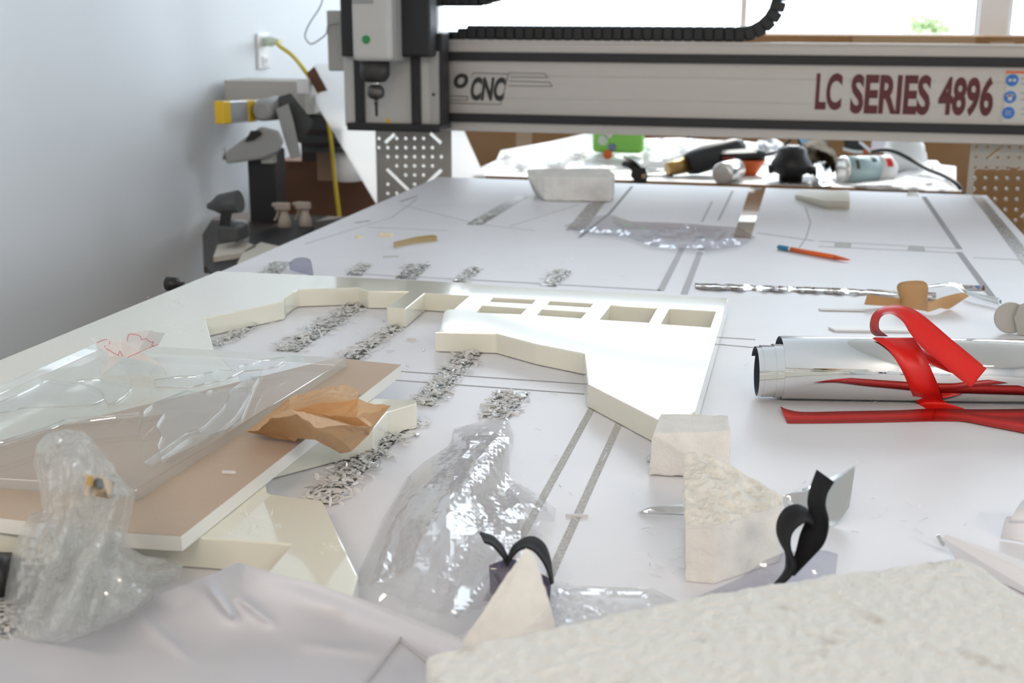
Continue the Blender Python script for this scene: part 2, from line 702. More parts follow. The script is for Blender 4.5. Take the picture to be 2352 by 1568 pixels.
def text_bm(body, p00, ex, ey, depth=0.0006, off=0.0, shear=0.0):
    """lettering fitted to the rectangle at p00 spanned by ex and ey"""
    cu = bpy.data.curves.new('text', 'FONT')
    cu.body = body
    cu.offset = off
    cu.shear = shear
    cu.extrude = 0.02
    cu.resolution_u = 4
    to = bpy.data.objects.new('text', cu)
    COL.objects.link(to)
    dg = bpy.context.evaluated_depsgraph_get()
    dg.update()
    me = to.evaluated_get(dg).to_mesh()
    bm = new()
    bm.from_mesh(me)
    to.evaluated_get(dg).to_mesh_clear()
    bpy.data.objects.remove(to)
    bpy.data.curves.remove(cu)
    xs = [v.co.x for v in bm.verts]
    ys = [v.co.y for v in bm.verts]
    nn = ex.cross(ey).normalized()
    for v in bm.verts:
        u = (v.co.x - min(xs)) / (max(xs) - min(xs))
        w = (v.co.y - min(ys)) / (max(ys) - min(ys))
        v.co = p00 + ex * u + ey * w + nn * (v.co.z / 0.02 * depth * 0.5)
    return bm


def shavings(bm, quad, n, seed, zmax=0.006, lo=0.005, hi=0.0115, wd_=0.0026, w=(10, 1, 1)):
    """curled slivers heaped over a pixel quad a-b-c-d on the table"""
    rnd = random.Random(seed)
    for i in range(n):
        u = rnd.random()
        v = min(1.12, max(-0.12, 0.5 + rnd.gauss(0, 0.30)))
        a = Vector(quad[0]).lerp(Vector(quad[1]), v)
        b = Vector(quad[3]).lerp(Vector(quad[2]), v)
        q = a.lerp(b, u)
        p = at(q.x, q.y, 0)
        h = 0.0012 + zmax * rnd.random() ** 1.4 * max(0.15, 1 - abs(v - 0.5) * 1.6)
        ln = rnd.uniform(lo, hi)
        wi = wd_ * rnd.uniform(0.6, 1.5)
        yaw = rnd.uniform(0, math.pi)
        pit = rnd.gauss(0, 0.16)
        d = Vector((math.cos(yaw) * math.cos(pit), math.sin(yaw) * math.cos(pit), math.sin(pit)))
        s = d.cross(Vector((0, 0, 1))).normalized()
        s = (s + Vector((0, 0, rnd.uniform(-.5, .5)))).normalized()
        nn = s.cross(d)
        bend = rnd.uniform(-0.15, 0.3)
        c = p + Vector((0, 0, h + abs(math.sin(pit)) * ln / 2))
        mi = rnd.choices((0, 1, 2), w)[0]
        rows = []
        for k in range(4):
            t = k / 3 - 0.5
            e = c + d * (ln * t) + nn * (bend * ln * (0.25 - t * t))
            ww = wi * (1 - abs(t) * 0.8)
            e.z = max(e.z, T + 0.0009)
            rows.append((bm.verts.new(e - s * ww / 2), bm.verts.new(e + s * ww / 2), bm.verts.new(e + nn * wi * 0.14)))
        for A, B in zip(rows, rows[1:]):
            for x, y in ((0, 1), (1, 2), (2, 0)):
                f = bm.faces.new((A[x], A[y], B[y], B[x]))
                f.material_index = mi


CHIPS = [CHIPA, CHIPB, CHIPC]


# ================================================================== the room
def struct(name, bm, m, parent=None, smooth=False):
    return obj(name, bm, m, parent, smooth, kind=None if parent else 'structure')


struct('floor', box(-1.6, 5.0, -3.2, 5.0, -T - 0.1, -T), FLOOR)
struct('ceiling', box(-1.6, 5.0, -3.2, 5.0, 2.05, 2.15), CEIL)
struct('wall_left', box(-1.6, -1.5, -3.2, 5.0, -T, 2.05), WALL)
b = new()
add_box(b, 4.9, 5.0, -3.2, 0.4, -T, 2.05)
add_box(b, 4.9, 5.0, 2.6, 5.0, -T, 2.05)
add_box(b, 4.9, 5.0, 0.4, 2.6, -T, 0.305)
add_box(b, 4.9, 5.0, 0.4, 2.6, 1.75, 2.05)
struct('wall_right', b, WALL)
SILL, HEAD = 0.305, 1.75
b = new()
add_box(b, -1.5, 4.9, 4.9, 5.0, -T, SILL)
add_box(b, -1.5, 4.9, 4.9, 5.0, HEAD, 2.05)
add_box(b, -1.5, -1.475, 4.9, 5.0, SILL, HEAD)
add_box(b, 4.3, 4.9, 4.9, 5.0, SILL, HEAD)
struct('wall_back', b, WALL)
struct('wall_front', box(-1.5, 4.9, -3.1, -3.0, -T, 2.05), WALL)


def window(name, x0, x1, y, z0, z1, fw=0.018):
    f = new()
    add_box(f, x0, x1, y - 0.02, y + 0.03, z0, z0 + 0.012)
    add_box(f, x0, x1, y - 0.02, y + 0.03, z1 - fw, z1)
    add_box(f, x0, x0 + fw, y - 0.02, y + 0.03, z0 + 0.012, z1 - fw)
    add_box(f, x1 - fw, x1, y - 0.02, y + 0.03, z0 + 0.012, z1 - fw)
    o = struct(name, f, FRAME)
    g = struct('pane', box(x0 + fw, x1 - fw, y + 0.002, y + 0.006, z0 + 0.012, z1 - fw), PANE, o)
    return o


window('window_1', -1.475, -0.268, 4.95, SILL, HEAD, 0.012)
window('window_2', -0.268, 0.572, 4.95, SILL, HEAD, 0.012)
window('window_3', 0.672, 2.3, 4.95, SILL, HEAD)
window('window_4', 2.4, 4.3, 4.95, SILL, HEAD)
b = new()
add_box(b, 4.93, 4.98, 0.4, 2.6, SILL, SILL + .03)
add_box(b, 4.93, 4.98, 0.4, 2.6, HEAD - .03, HEAD)
for y in (0.4, 1.48, 2.56):
    add_box(b, 4.93, 4.98, y, y + .04, SILL + .03, HEAD - .03)
w5 = struct('added_window_5', b, FRAME)  # unseen right-wall window, added to light the left wall
struct('pane', box(4.952, 4.956, 0.44, 2.56, SILL + .03, HEAD - .03), PANE, w5)
struct('trim_1', box(0.572, 0.672, 4.9, 5.0, SILL, HEAD), FRAME)
struct('trim_2', box(2.3, 2.4, 4.9, 5.0, SILL, HEAD), FRAME)

for i, (lx, ly) in enumerate(FILL_XY):  # bodies of the added fill lamps, out of view
    t = thing('ceiling_fill_light', (lx, ly, 2.82), 'warm ceiling light ' + ('added as fill above the photographer, nearer the left wall' if i == 0 else 'added as fill above the room, nearer the right wall'), 'ceiling light', 'warm ceiling fill lights')
    bx = new()
    add_box(bx, lx - 0.62, lx + 0.62, ly - 0.17, ly + 0.17, 1.98, 2.05)
    obj('housing', bx, WHITE, t)
    obj('diffuser', box(lx - 0.58, lx + 0.58, ly - 0.14, ly + 0.14, 1.965, 1.98), M_emit('lit diffuser', (1.0, 0.82, 0.64), 5.0), t)

# shrub outside the far window
rnd = random.Random(5)
t = thing('shrub', (0.62, 9.0, 0.5), 'pale green shrub outside the far window right of the middle', 'shrub')
b = new()
for px, py, r in ((2100, 66, .10), (2112, 50, .07), (2150, 68, .11), (2165, 60, .07), (2128, 80, .12), (2140, 55, .05)):
    c = atY(px, py, 9.0)
    for k in range(90):
        d = Vector((rnd.gauss(0, 1), rnd.gauss(0, 1), rnd.gauss(0, 1))).normalized() * r * rnd.random() ** .4
        a = Vector((rnd.gauss(0, 1), rnd.gauss(0, 1), rnd.gauss(0, 1))).normalized() * .028
        e = a.orthogonal().normalized() * .012
        q = c + d
        b.faces.new([b.verts.new(q - a), b.verts.new(q + e), b.verts.new(q + a), b.verts.new(q - e)])
obj('foliage', b, LEAF, t)
b = new()
for k in range(5):
    p = atY(2108 + k * 12, 80, 9.0)
    add_rod(b, Vector((0.7 + k * 0.01, 9.0, -0.3)), p, 0.012, 0.006, 8)
obj('stem', b, OLIVE, t)
struct('ground', box(-12, 20, 5.2, 30, -T - 0.6, -T - 0.5), M('pale paving outside', (0.5, 0.5, 0.48), 0.9, var=(2, 0.05)))

# cardboard under the windows
b = new()
c0, c1 = atY(1085, 300, 4.45), atY(1352, 300, 4.45)
add_box(b, -1.3, -0.42, 4.40, 4.62, -T, 0.28)
o = bevel(obj('cardboard_box', b, CARD), 0.004)
tag(o, 'brown cardboard box under the far window behind the white plastic heap', 'cardboard box')
b = new()
x0 = atY(1185, 300, 4.395).x
x1 = atY(1222, 300, 4.395).x
add_box(b, x0, x1, 4.396, 4.3995, -T, 0.28)
obj('packing_tape', b, CARDL, o)
b = new()
add_box(b, -0.40, 3.3, 4.44, 4.60, -T, 0.318)
o = bevel(obj('cardboard_box', b, CARD), 0.004)
tag(o, 'long brown cardboard carton under the far window, right of the cable chain', 'cardboard box')
b = new()
xa, xb = atY(2275, 90, 4.438).x, atY(2330, 90, 4.438).x
add_box(b, xa, xb, 4.436, 4.4395, 0.0, 0.3)
obj('packing_tape', b, CARDL, o)
b = new()
xa, xb = atY(1958, 90, 4.438).x, atY(2240, 90, 4.438).x
add_box(b, xa, xb, 4.434, 4.4395, 0.24, 0.318)
obj('flap', b, M('mid cardboard', (0.40, 0.25, 0.14), 0.85, bump=(80, 0.2)), o)

# ================================================================== the router: bed
bed = thing('router_table', (-0.24, 1.6, 0), 'long white-topped bed of the cutting machine with routed slots and grooves', 'work table')
o = obj('tabletop', box(-0.874, 0.392, 0.36, 2.918, -0.006, 0.0), BED, bed)
o = obj('substrate', box(-0.872, 0.390, 0.362, 2.916, -0.030, -0.006), MDF, bed)
b = new()
for x in (-0.80, 0.28):
    add_box(b, x, x + 0.06, 0.45, 2.85, -0.11, -0.03)
for y in (0.5, 1.2, 1.9, 2.7):
    add_box(b, -0.74, 0.28, y, y + 0.06, -0.10, -0.03)
obj('frame', b, GREY, bed)
for x in (-0.80, 0.28):
    for y in (0.5, 2.7):
        obj('leg', box(x, x + 0.06, y, y + 0.06, -T, -0.11), GREY, bed)

bm = new()
kc = atX(399, 652, -.890)
add_lathe(bm, kc + Vector((.016, 0, 0)), Vector((-1, 0, 0)), [(0, .004), (.010, .004), (.011, .010), (.026, .011), (.029, .007)], 16)
obj('clamp_knob', bm, BLACK, bed)


def flat_quad(name, quad, m, z=0.0004, thick=0.0004):
    bm = prism([quad], z - thick, z)
    return obj(name, bm, m, bed)


def line_px(pts, w, m, name='groove'):
    """narrow routed line along pixel points, w metres wide"""
    P = [at(x, y, 0) for x, y in pts]
    L, R = [], []
    for i, p in enumerate(P):
        d = (P[min(i + 1, len(P) - 1)] - P[max(i - 1, 0)]).normalized()
        n = Vector((-d.y, d.x, 0)) * w / 2
        L.append(p + n)
        R.append(p - n)
    flat_quad(name, L + R[::-1], m)


# metal slots seen through the white top: x centre from pixels, running along the bed
def slot(quad_px, m):
    flat_quad('slot', [at(x, y) for x, y in quad_px], m, 0.0006, 0.0006)


SLOTS = [((809, 694), (838, 706), (684, 809), (632, 806)),
         ((948, 726), (985, 700), (826, 826), (778, 823)),
         ((1064, 795), (1118, 802), (990, 935), (953, 917)),
         ((1142, 898), (1218, 901), (1168, 960), (1109, 959)),
         ((905, 965), (962, 966), (758, 1160), (690, 1150)),
         ((560, 752), (622, 735), (500, 794), (486, 792)),
         ((632, 600), (672, 602), (640, 632), (596, 628)),
         ((822, 605), (855, 606), (830, 634), (795, 632)),
         ((940, 606), (990, 608), (955, 642), (908, 640)),
         ((1078, 616), (1110, 617), (1070, 648), (1040, 646)),
         ((1272, 620), (1312, 622), (1280, 658), (1240, 656)),
         ((1180, 452), (1212, 452), (1108, 516), (1070, 516)),
         ((1352, 468), (1392, 462), (1342, 530), (1300, 528)),
         ((548, 1286), (640, 1296), (620, 1312), (540, 1304)),
         ((-60, 1380), (46, 1390), (-10, 1490), (-120, 1480))]
for i, q in enumerate(SLOTS):
    slot(q, SLOT)
slot(((1723, 430), (1759, 431), (1724, 548), (1684, 546)), SLOTM)
slot(((2232, 449), (2254, 449), (2420, 648), (2382, 650)), SLOT)
slot(((2086, 440.5), (2110, 441.5), (2109, 451), (2082, 450)), SLOTM)
line_px([(1392, 880), (1350, 955), (1195, 1238), (1120, 1380)], 0.0068, DUST)
line_px([(1440, 930), (1422, 972), (1268, 1312), (1230, 1400)], 0.0068, DUST)
line_px([(880, 871), (1110, 888), (1342, 905)], 0.0024, LINE)
line_px([(905, 852), (1120, 867), (1342, 882)], 0.0024, LINE)
line_px([(1640, 774), (1735, 780)], 0.0024, LINE)
line_px([(1640, 790), (1730, 798)], 0.0024, LINE)
line_px([(840, 630), (1200, 649), (1516, 667)], 0.006, LINEL)
line_px([(1567, 570), (1517, 668)], 0.010, LINEL)
line_px([(1613, 566), (1571, 676)], 0.010, LINEL)
line_px([(845, 522), (1030, 530)], 0.004, LINEL)
line_px([(1330, 546), (1400, 490), (1452, 428)], 0.006, LINE)
line_px([(1636, 462), (1612, 510)], 0.004, LINEL)
line_px([(1683, 438), (1650, 506)], 0.005, LINEL)
line_px([(1880, 566), (2200, 581)], 0.006, LINEL)
line_px([(1880, 554), (2203, 571.5)], 0.006, LINEL)
line_px([(2122, 452), (2204, 572)], 0.010, LINE)
line_px([(2203, 579), (2285, 690)], 0.010, LINE)
line_px([(2235, 592), (2345, 597)], 0.005, LINEL)
line_px([(1740, 535), (1870, 553)], 0.008, LINEL)
line_px([(1850, 476), (1862, 510), (1852, 545), (1834, 572)], 0.003, LINEL)
line_px([(1230, 530), (1100, 515), (920, 470)], 0.003, LINEL)
line_px([(700, 560), (900, 500), (960, 455)], 0.003, LINEL)
line_px([(920, 463), (958, 450)], 0.006, LINE)
line_px([(815, 512), (850, 507)], 0.008, LINE)
line_px([(1170, 520), (1330, 470)], 0.003, LINEL)
flat_quad('slot', [at(x, y) for x, y in ((1918, 556), (1955, 558), (1955, 568), (1916, 566))], DUST, 0.0007)
flat_quad('slot', [at(x, y) for x, y in ((2088, 564), (2120, 566), (2126, 576), (2084, 574))], DUST, 0.0007)

# ================================================================== the router: gantry
YB = 2.96                      # front face of the beam
rt = thing('cnc_router', (-0.2, 3.0, 0), 'cutting machine gantry with silver beam, black rails and spindle head above the bed', 'cutting machine')


def rect_px(x0, y0, x1, y1, y, depth, mi=0, bm=None):
    """upright box whose front shows as this pixel rectangle at distance y"""
    a = atY(x0, (y0 + y1) / 2, y)
    c = atY(x1, (y0 + y1) / 2, y)
    zt = atY((x0 + x1) / 2, y0, y).z - T
    zb = atY((x0 + x1) / 2, y1, y).z - T
    bm = bm or new()
    add_box(bm, a.x, c.x, y, y + depth, zb, zt, mi)
    return bm


zt = (atY(1030, 97, YB).z + atY(2352, 105, YB).z) / 2 - T
zb = (atY(1030, 303, YB).z + atY(2352, 329, YB).z) / 2 - T
XL, XR = -1.02, 0.78
b = new()
add_box(b, XL, XR, YB, YB + 0.14, zb, zt)
for py in (180, 234):
    z = atY(1600, py, YB).z - T
    add_box(b, XL, XR, YB - 0.0006, YB + 0.01, z, z + 0.002)
bevel(obj('beam', b, ALU, rt), 0.004)
# raised lip along the top edge
obj('top_lip', box(XL, XR, YB - 0.004, YB + 0.02, zt - 0.001, zt + 0.004), ALU, rt)
for p0, p1, q0, q1 in ((120, 139, 130, 154), (260, 279, 286, 308)):
    z1 = (atY(1030, p0, YB).z + atY(2352, q0, YB).z) / 2 - T
    z0 = (atY(1030, p1, YB).z + atY(2352, q1, YB).z) / 2 - T
    bevel(obj('linear_rail', box(XL, XR, YB - 0.012, YB + 0.001, z0, z1), BLACK, rt), 0.002)


def word(body, x0, y0, x1, y1, m, off=0.0, shear=0.0, y=YB - 0.0008, name='lettering'):
    p = atY(x0, y1, y)
    ex = Vector((atY(x1, y1, y).x - p.x, 0, 0))
    ey = Vector((0, 0, atY((x0 + x1) / 2, y0, y).z - atY((x0 + x1) / 2, y1, y).z))
    return obj(name, text_bm(body, p, ex, ey, 0.0008, off, shear), m, rt)


word('LC', 1871, 167, 1931, 252, MAROON, 0.036)
word('SERIES', 1951, 169, 2134, 261, MAROON, 0.036)
word('4896', 2152, 174, 2278, 266, MAROON, 0.036)
word('CNC', 1081, 176, 1162, 231, INK, 0.045, 0.25)
word('n', 985, 168, 1028, 203, INK, 0.04, 0.0)
word('o', 1042, 168, 1076, 203, INK, 0.03, 0.2)


def stroke(pts, w, m, name, y=YB - 0.0008):
    bm = new()
    P = [atY(x, yy, y) for x, yy in pts]
    for a, c in zip(P, P[1:]):
        d = (c - a)
        n = Vector((-d.z, 0, d.x)).normalized() * w / 2
        d = d.normalized() * w / 2
        vs = [a - d + n, a - d - n, c + d - n, c + d + n]
        f = bm.faces.new([bm.verts.new(v) for v in vs])
    bmesh.ops.recalc_face_normals(bm, faces=bm.faces)
    r = bmesh.ops.extrude_face_region(bm, geom=bm.faces[:])
    bmesh.ops.translate(bm, vec=(0, 0.0006, 0), verts=[v for v in r['geom'] if isinstance(v, bmesh.types.BMVert)])
    return obj(name, bm, m, rt)


stroke([(1026, 236), (1150, 240), (1166, 177), (1168, 170), (1088, 167), (1082, 177)], 0.0016, INK, 'logo_outline')
stroke([(1168, 167), (1252, 169), (1258, 178), (1172, 177)], 0.0014, INK, 'logo_outline')
stroke([(1170, 186), (1262, 189), (1268, 198), (1167, 197)], 0.0014, INK, 'logo_outline')
stroke([(1026, 220), (1072, 221), (1074, 230), (1026, 229)], 0.0014, INK, 'logo_outline')
# safety sticker at the right end
p = atY(2302, 281, YB)
q = atY(2420, 163, YB)
lab = obj('safety_label', box(p.x, q.x, YB - 0.0012, YB, p.z - T, atY(2302, 162, YB).z - T), M('sticker', (0.62, 0.60, 0.56), 0.5, bump=(60, .03)), rt)
bm = new()
a = atY(2310, 166, YB)
c = atY(2420, 161, YB)
add_box(bm, a.x, c.x, YB - 0.0016, YB - 0.0012, a.z - T - 0.002, a.z - T + 0.003)
obj('orange_bar', bm, ORANGE, lab)
for px, py in ((2325, 184), (2320, 223), (2316, 259)):
    bm = new()
    c = atY(px, py, YB - 0.0012)
    add_rod(bm, c, c + Vector((0, -0.0006, 0)), 0.0132, n=24)
    o = obj('sign', bm, SIGNB, lab)
    bm = new()
    if py == 184:
        for s in (-1, 1):
            add_rod(bm, c + Vector((s * .0045, -.0006, 0)), c + Vector((s * .0045, -.001, 0)), 0.0036, n=12)
    elif py == 223:
        add_box(bm, c.x - .004, c.x + .004, c.y - .001, c.y - .0006, c.z - T - .007, c.z - T + .007)
        add_box(bm, c.x - .008, c.x + .008, c.y - .001, c.y - .0006, c.z - T + .002, c.z - T + .005)
    else:
        for k in (-1, 0, 1):
            add_box(bm, c.x - .007, c.x + .007, c.y - .001, c.y - .0006, c.z - T + k * .004 - .0005, c.z - T + k * .004 + .0005)
    obj('symbol', bm, M('sticker', (0.62, 0.60, 0.56)), o)
for py in (180, 192, 214, 228, 250, 262):
    bm = new()
    a = atY(2344, py, YB - .0012)
    add_box(bm, a.x, a.x + .05, YB - .0016, YB - .0012, a.z - T - .0012, a.z - T + .0012)
    obj('fine_print', bm, GREY, lab)

# cable chain lying on the beam, curling up at the right and coming back above
R0 = 0.0
zc0 = zt + 0.004
hh = (atY(1400, 62, YB + .06).z - atY(1400, 96, YB + .06).z)
pts = []
x_a = atY(1046, 80, YB + .06).x
x_b = atY(1700, 80, YB + .06).x
rad = 0.085
n1 = 30
for i in range(n1):
    pts.append((x_a + (x_b - x_a) * i / (n1 - 1), zc0 + hh / 2, 0))
for i in range(1, 13):
    a = -math.pi / 2 + math.pi * i / 12
    pts.append((x_b + math.cos(a) * rad, zc0 + hh / 2 + rad + math.sin(a) * rad, a + math.pi / 2))
zu = zc0 + hh / 2 + 2 * rad
xe = atY(1010, 0, YB + .06).x
ze = atY(1040, -2, YB + .06).z - T
nu = int((x_b - xe) / .0226)
for i in range(1, nu + 1):
    t = i / nu
    tt = min(1, t / .86)
    pts.append((x_b + (xe - x_b) * t, zu + (ze - zu) * tt * tt, math.pi + (math.atan2(2 * tt * (zu - ze), x_b - xe) if tt < 1 else 0)))
ch = obj('cable_chain', box(x_a - .03, x_a, YB + .03, YB + .09, zc0 - .002, zc0 + hh * .35), BLACK, rt)
for i, (x, z, a) in enumerate(pts):
    bm = new()
    ax = Vector((math.cos(a), 0, math.sin(a)))
    az = Vector((-math.sin(a), 0, math.cos(a)))
    h2 = hh / 2 * (0.55 if i == 0 else 0.8 if i == 1 else 1)
    add_frame_box(bm, Vector((x, YB + .06, T + z - (hh / 2 - h2) * (i < 2))), ax * .0116, Vector((0, .03, 0)), az * h2)
    bevel(obj('link', bm, BLACK, ch), 0.004, 2)

# carriage and spindle
YC = 2.86
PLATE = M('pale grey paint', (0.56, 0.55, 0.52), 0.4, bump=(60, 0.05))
SIDE = M('grey paint and side shade', (0.40, 0.39, 0.36), 0.4, bump=(60, 0.05))
bevel(obj('carriage_plate', rect_px(790, 126, 1006, 292, YC, 0.07), PLATE, rt), 0.003)
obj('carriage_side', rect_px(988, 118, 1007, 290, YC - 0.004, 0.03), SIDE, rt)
for x0, x1, y0 in ((814, 834, 138), (944, 964, 128)):
    obj('guide_rail', rect_px(x0, y0, x1, 287, YC - 0.012, 0.012), BLACK, rt)
bevel(obj('bottom_plate', rect_px(796, 285, 1010, 302, YC - 0.03, 0.10), BLACK, rt), 0.003)
bevel(obj('end_plate', rect_px(1003, 76, 1017, 302, YC + 0.005, 0.058), BLACK, rt), 0.003)
obj('carriage_block', rect_px(830, 80, 985, 280, YC + .0701, .029), BLACK, rt)
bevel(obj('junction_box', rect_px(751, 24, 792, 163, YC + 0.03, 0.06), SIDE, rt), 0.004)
bevel(obj('bellows', rect_px(905, -260, 986, 131, YC - 0.05, 0.06), BLACK, rt), 0.006)
bevel(obj('spindle_mount', rect_px(778, -260, 806, 130, YC - 0.03, 0.06), BLACK, rt), 0.003)
ys = YC - 0.115
body = rect_px(803, -260, 893, 141, ys, 0.085)
sp = bevel(obj('spindle', body, PLATE, rt), 0.012, 4)
obj('spindle_side_shade', rect_px(888, -260, 905, 139, ys + 0.02, 0.07), SIDE, rt)  # darker grey box paints the shading on the spindle's right side
obj('name_plate', rect_px(808, -30, 857, 9, ys - 0.001, 0.001), GREY, rt)
bm = new()
c = atY(841, 91, ys)
add_rod(bm, c, c + Vector((0, -0.001, 0)), 0.0098, n=24)
obj('green_dot', bm, M('green sticker', (0.02, 0.26, 0.07), 0.5, bump=(60, .03)), rt, label='round green sticker')
m = mpp(atY(862, 160, ys + .045))
yc = ys + .045
top = atY(861, 141, yc)
ax = Vector((0, 0, -1))
bm = new()
add_lathe(bm, top + Vector((0, 0, .004)), ax, [(0, 34 * m), (.004 + 30 * m, 34 * m), (.004 + 38 * m, 30 * m), (.004 + 46 * m, 24 * m)])
obj('spindle_nose', bm, M('dark nose', (0.03, 0.028, 0.026), 0.5, bump=(80, .1)), rt)
bm = new()
add_lathe(bm, atY(863, 184, yc), ax, [(0, 10 * m), (14 * m, 10 * m)])
obj('spindle_shaft', bm, CHROME, rt)
bm = new()
add_lathe(bm, atY(863, 196, yc), ax, [(0, 13 * m), (6 * m, 19 * m), (18 * m, 20 * m), (24 * m, 19 * m), (30 * m, 13 * m)], 12)
obj('collet_nut', bm, M('dark steel', (0.10, 0.095, 0.09), 0.35, 0.6, bump=(80, .1)), rt)
bm = new()
add_lathe(bm, atY(864, 225, yc), ax, [(0, 5 * m), (14 * m, 5 * m), (15 * m, 3.4 * m), (40 * m, 3.4 * m), (42 * m, 1.5 * m)], 12)
obj('router_bit', bm, M('dark steel', (0.10, 0.095, 0.09)), rt)
bm = new()
for x, y in ((883, 286), (900, 286), (891, 268)):
    bm.verts.new(atY(x, y, YC - 0.0012))
bm.faces.new(bm.verts[:])
r = bmesh.ops.extrude_face_region(bm, geom=bm.faces[:])
bmesh.ops.translate(bm, vec=(0, 0.0008, 0), verts=[v for v in r['geom'] if isinstance(v, bmesh.types.BMVert)])
obj('warning_sticker', bm, YELLOW, rt, label='yellow triangular warning sticker')
c = atY(996, 217, YC - .004)
bm = new()
add_rod(bm, c, c + Vector((0, -0.001, 0)), 0.004, n=12)
obj('hole_disc', bm, BLACK, rt)  # black disc stands in for the dark inside of a hole
# grey wire looping from the head
w = tube([atY(x, y, YC + .02) for x, y in ((742, -30), (738, 10), (712, 52), (701, 78), (704, 92), (716, 101), (738, 88), (750, 76), (754, 58), (776, 53))], 0.0017)
obj('wire', w, GREY, rt)


# perforated legs
def leg_plate(x0, x1, ztop, zbot, y, holes, slots):
    loops = [[Vector((x0, ztop, 0)), Vector((x1, ztop, 0)), Vector((x1, zbot, 0)), Vector((x0, zbot, 0))]]
    for hx, hz, r in holes:
        loops.append([Vector((hx + r * math.cos(k * math.pi / 4), hz + r * math.sin(k * math.pi / 4), 0)) for k in range(8)])
    for ax_, az_, bx_, bz_, w_ in slots:
        d = Vector((bx_ - ax_, bz_ - az_, 0))
        n = Vector((-d.y, d.x, 0)).normalized() * w_ / 2
        a, c = Vector((ax_, az_, 0)), Vector((bx_, bz_, 0))
        loops.append([a + n, a - n, c - n, c + n])
    bm = prism(loops, 0.0 - T, 0.004 - T)
    for v in bm.verts:
        v.co = Vector((v.co.x, y + v.co.z, T + v.co.y))
    bmesh.ops.recalc_face_normals(bm, faces=bm.faces)
    return bm


def zrel(px, py, y):
    return atY(px, py, y).z - T


YL = 3.02
for side in (0, 1):
    hs, sl = [], []
    if side == 0:
        xa, xb = atY(864, 380, YL).x, atY(1037, 380, YL).x
        top, dx, dz, cols, rows_, hx0, r = 318, 20.5, 21.0, 9, 8, 870, .0046
        slots_px = [((884, 328), (906, 308)), ((988, 306), (1013, 329)), ((888, 388), (938, 437)), ((1014, 390), (978, 424))]
    else:
        xa, xb = atY(2230, 340, YL).x, atY(2230, 340, YL).x + 0.33
        top, dx, dz, cols, rows_, hx0, r = 337, 25.0, 24.0, 12, 12, 2244, .0040
        slots_px = [((2266, 366), (2304, 334)), ((2346, 500), (2380, 470))]
    for s in slots_px:
        a, c = atY(*s[0], YL), atY(*s[1], YL)
        sl.append((a.x, a.z - T, c.x, c.z - T, 0.0085 if side == 0 else 0.006))
    for i in range(cols):
        for j in range(rows_ + 6):
            px = hx0 + i * dx - (0 if side == 0 else j * 1.6)
            py = top + j * dz + (i * 0.4 if side else 0)
            p = atY(px, py, YL)
            if p.x < xa + .008 or p.x > xb - .008:
                continue
            if any(edge_dist(p.x, p.z - T, [(s[0], s[1]), (s[2], s[3])]) < r + s[4] / 2 + .0025 for s in sl):
                continue
            hs.append((p.x, p.z - T, r))
    bm = leg_plate(xa, xb, zb - 0.0005, -T + 0.001, YL, hs, sl)
    obj('leg_plate', bm, STEEL, rt)
# cover closing the back of the right leg

# ================================================================== sheets on the bed
TA = 0.025        # thickness of the cream sheet
outA = [(500, 622), (720, 632), (990, 645), (1240, 662), (1672, 684), (1597, 945), (1560, 975), (1519, 968), (1350, 882), (1341, 812),
        (1230, 790), (1140, 766), (998, 762), (1010, 758), (1019, 716), (1026, 711), (1041, 710), (1078, 679), (976, 673),
        (932, 709), (888, 706), (940, 669), (845, 668), (822, 660), (684, 665), (675, 669), (657, 682), (652, 692), (471, 730),
        (490, 797), (560, 880), (700, 905), (823, 914), (955, 917), (957, 926), (890, 945), (858, 982), (739, 1010), (610, 1042),
        (608, 1098), (613, 1128), (622, 1134), (739, 1148), (800, 1277), (822, 1322), (800, 1400), (590, 1390), (611, 1318), (670, 1249),
        (291, 1222), (-190, 1212), (-215, 905), (0, 826)]
holes = [[(1263, 691), (1361.5, 697), (1354, 706), (1255, 700)], [(1245, 710), (1346, 716.5), (1333, 731), (1233, 724)],
         [(1403, 700), (1509, 706), (1489, 741), (1377, 734)], [(1537, 708.5), (1645, 715), (1632, 752), (1517, 744)],
         [(1132, 683), (1229, 688), (1221, 698), (1124, 693)], [(1107, 701), (1209, 708), (1195, 721.5), (1095, 717)]]
bm = prism([[(p.x, p.y) for p in pxpoly(lp, TA)] for lp in [outA] + holes], 0.0009, TA)
o = bevel(obj('plastic_sheet', bm, CREAM), 0.0012, 2)
tag(o, 'large thick cream plastic sheet with cut-out opening and window holes lying on the bed', 'plastic sheet')

# tan-masked white board under the acrylic
TC0, TC1 = 0.0255, 0.0375
outC = [(770, 822), (921, 837), (416, 1229), (300, 1222), (-200, 1165), (-200, 1060), (160, 972)]
bm = prism([[(p.x, p.y) for p in pxpoly(outC, TC1)]], TC0, TC1 - 0.0006)
o = obj('masked_board', bm, M('white board core', (0.80, 0.79, 0.74), 0.5, bump=(90, .1)))
tag(o, 'white board with tan paper masking under the clear acrylic sheet', 'board')
bm = prism([[(p.x, p.y) for p in pxpoly(outC, TC1)]], TC1 - 0.0006, TC1)
obj('paper_masking', bm, MASK, o, label='tan paper masking on the board')
outD = [(-250, 1175), (120, 1196), (128, 1222), (-250, 1260)]
bm = prism([[(p.x, p.y) for p in pxpoly([(-260, 1195), (105, 1207), (126, 1240), (-260, 1240)], 0.012)]], 0.001, 0.012)

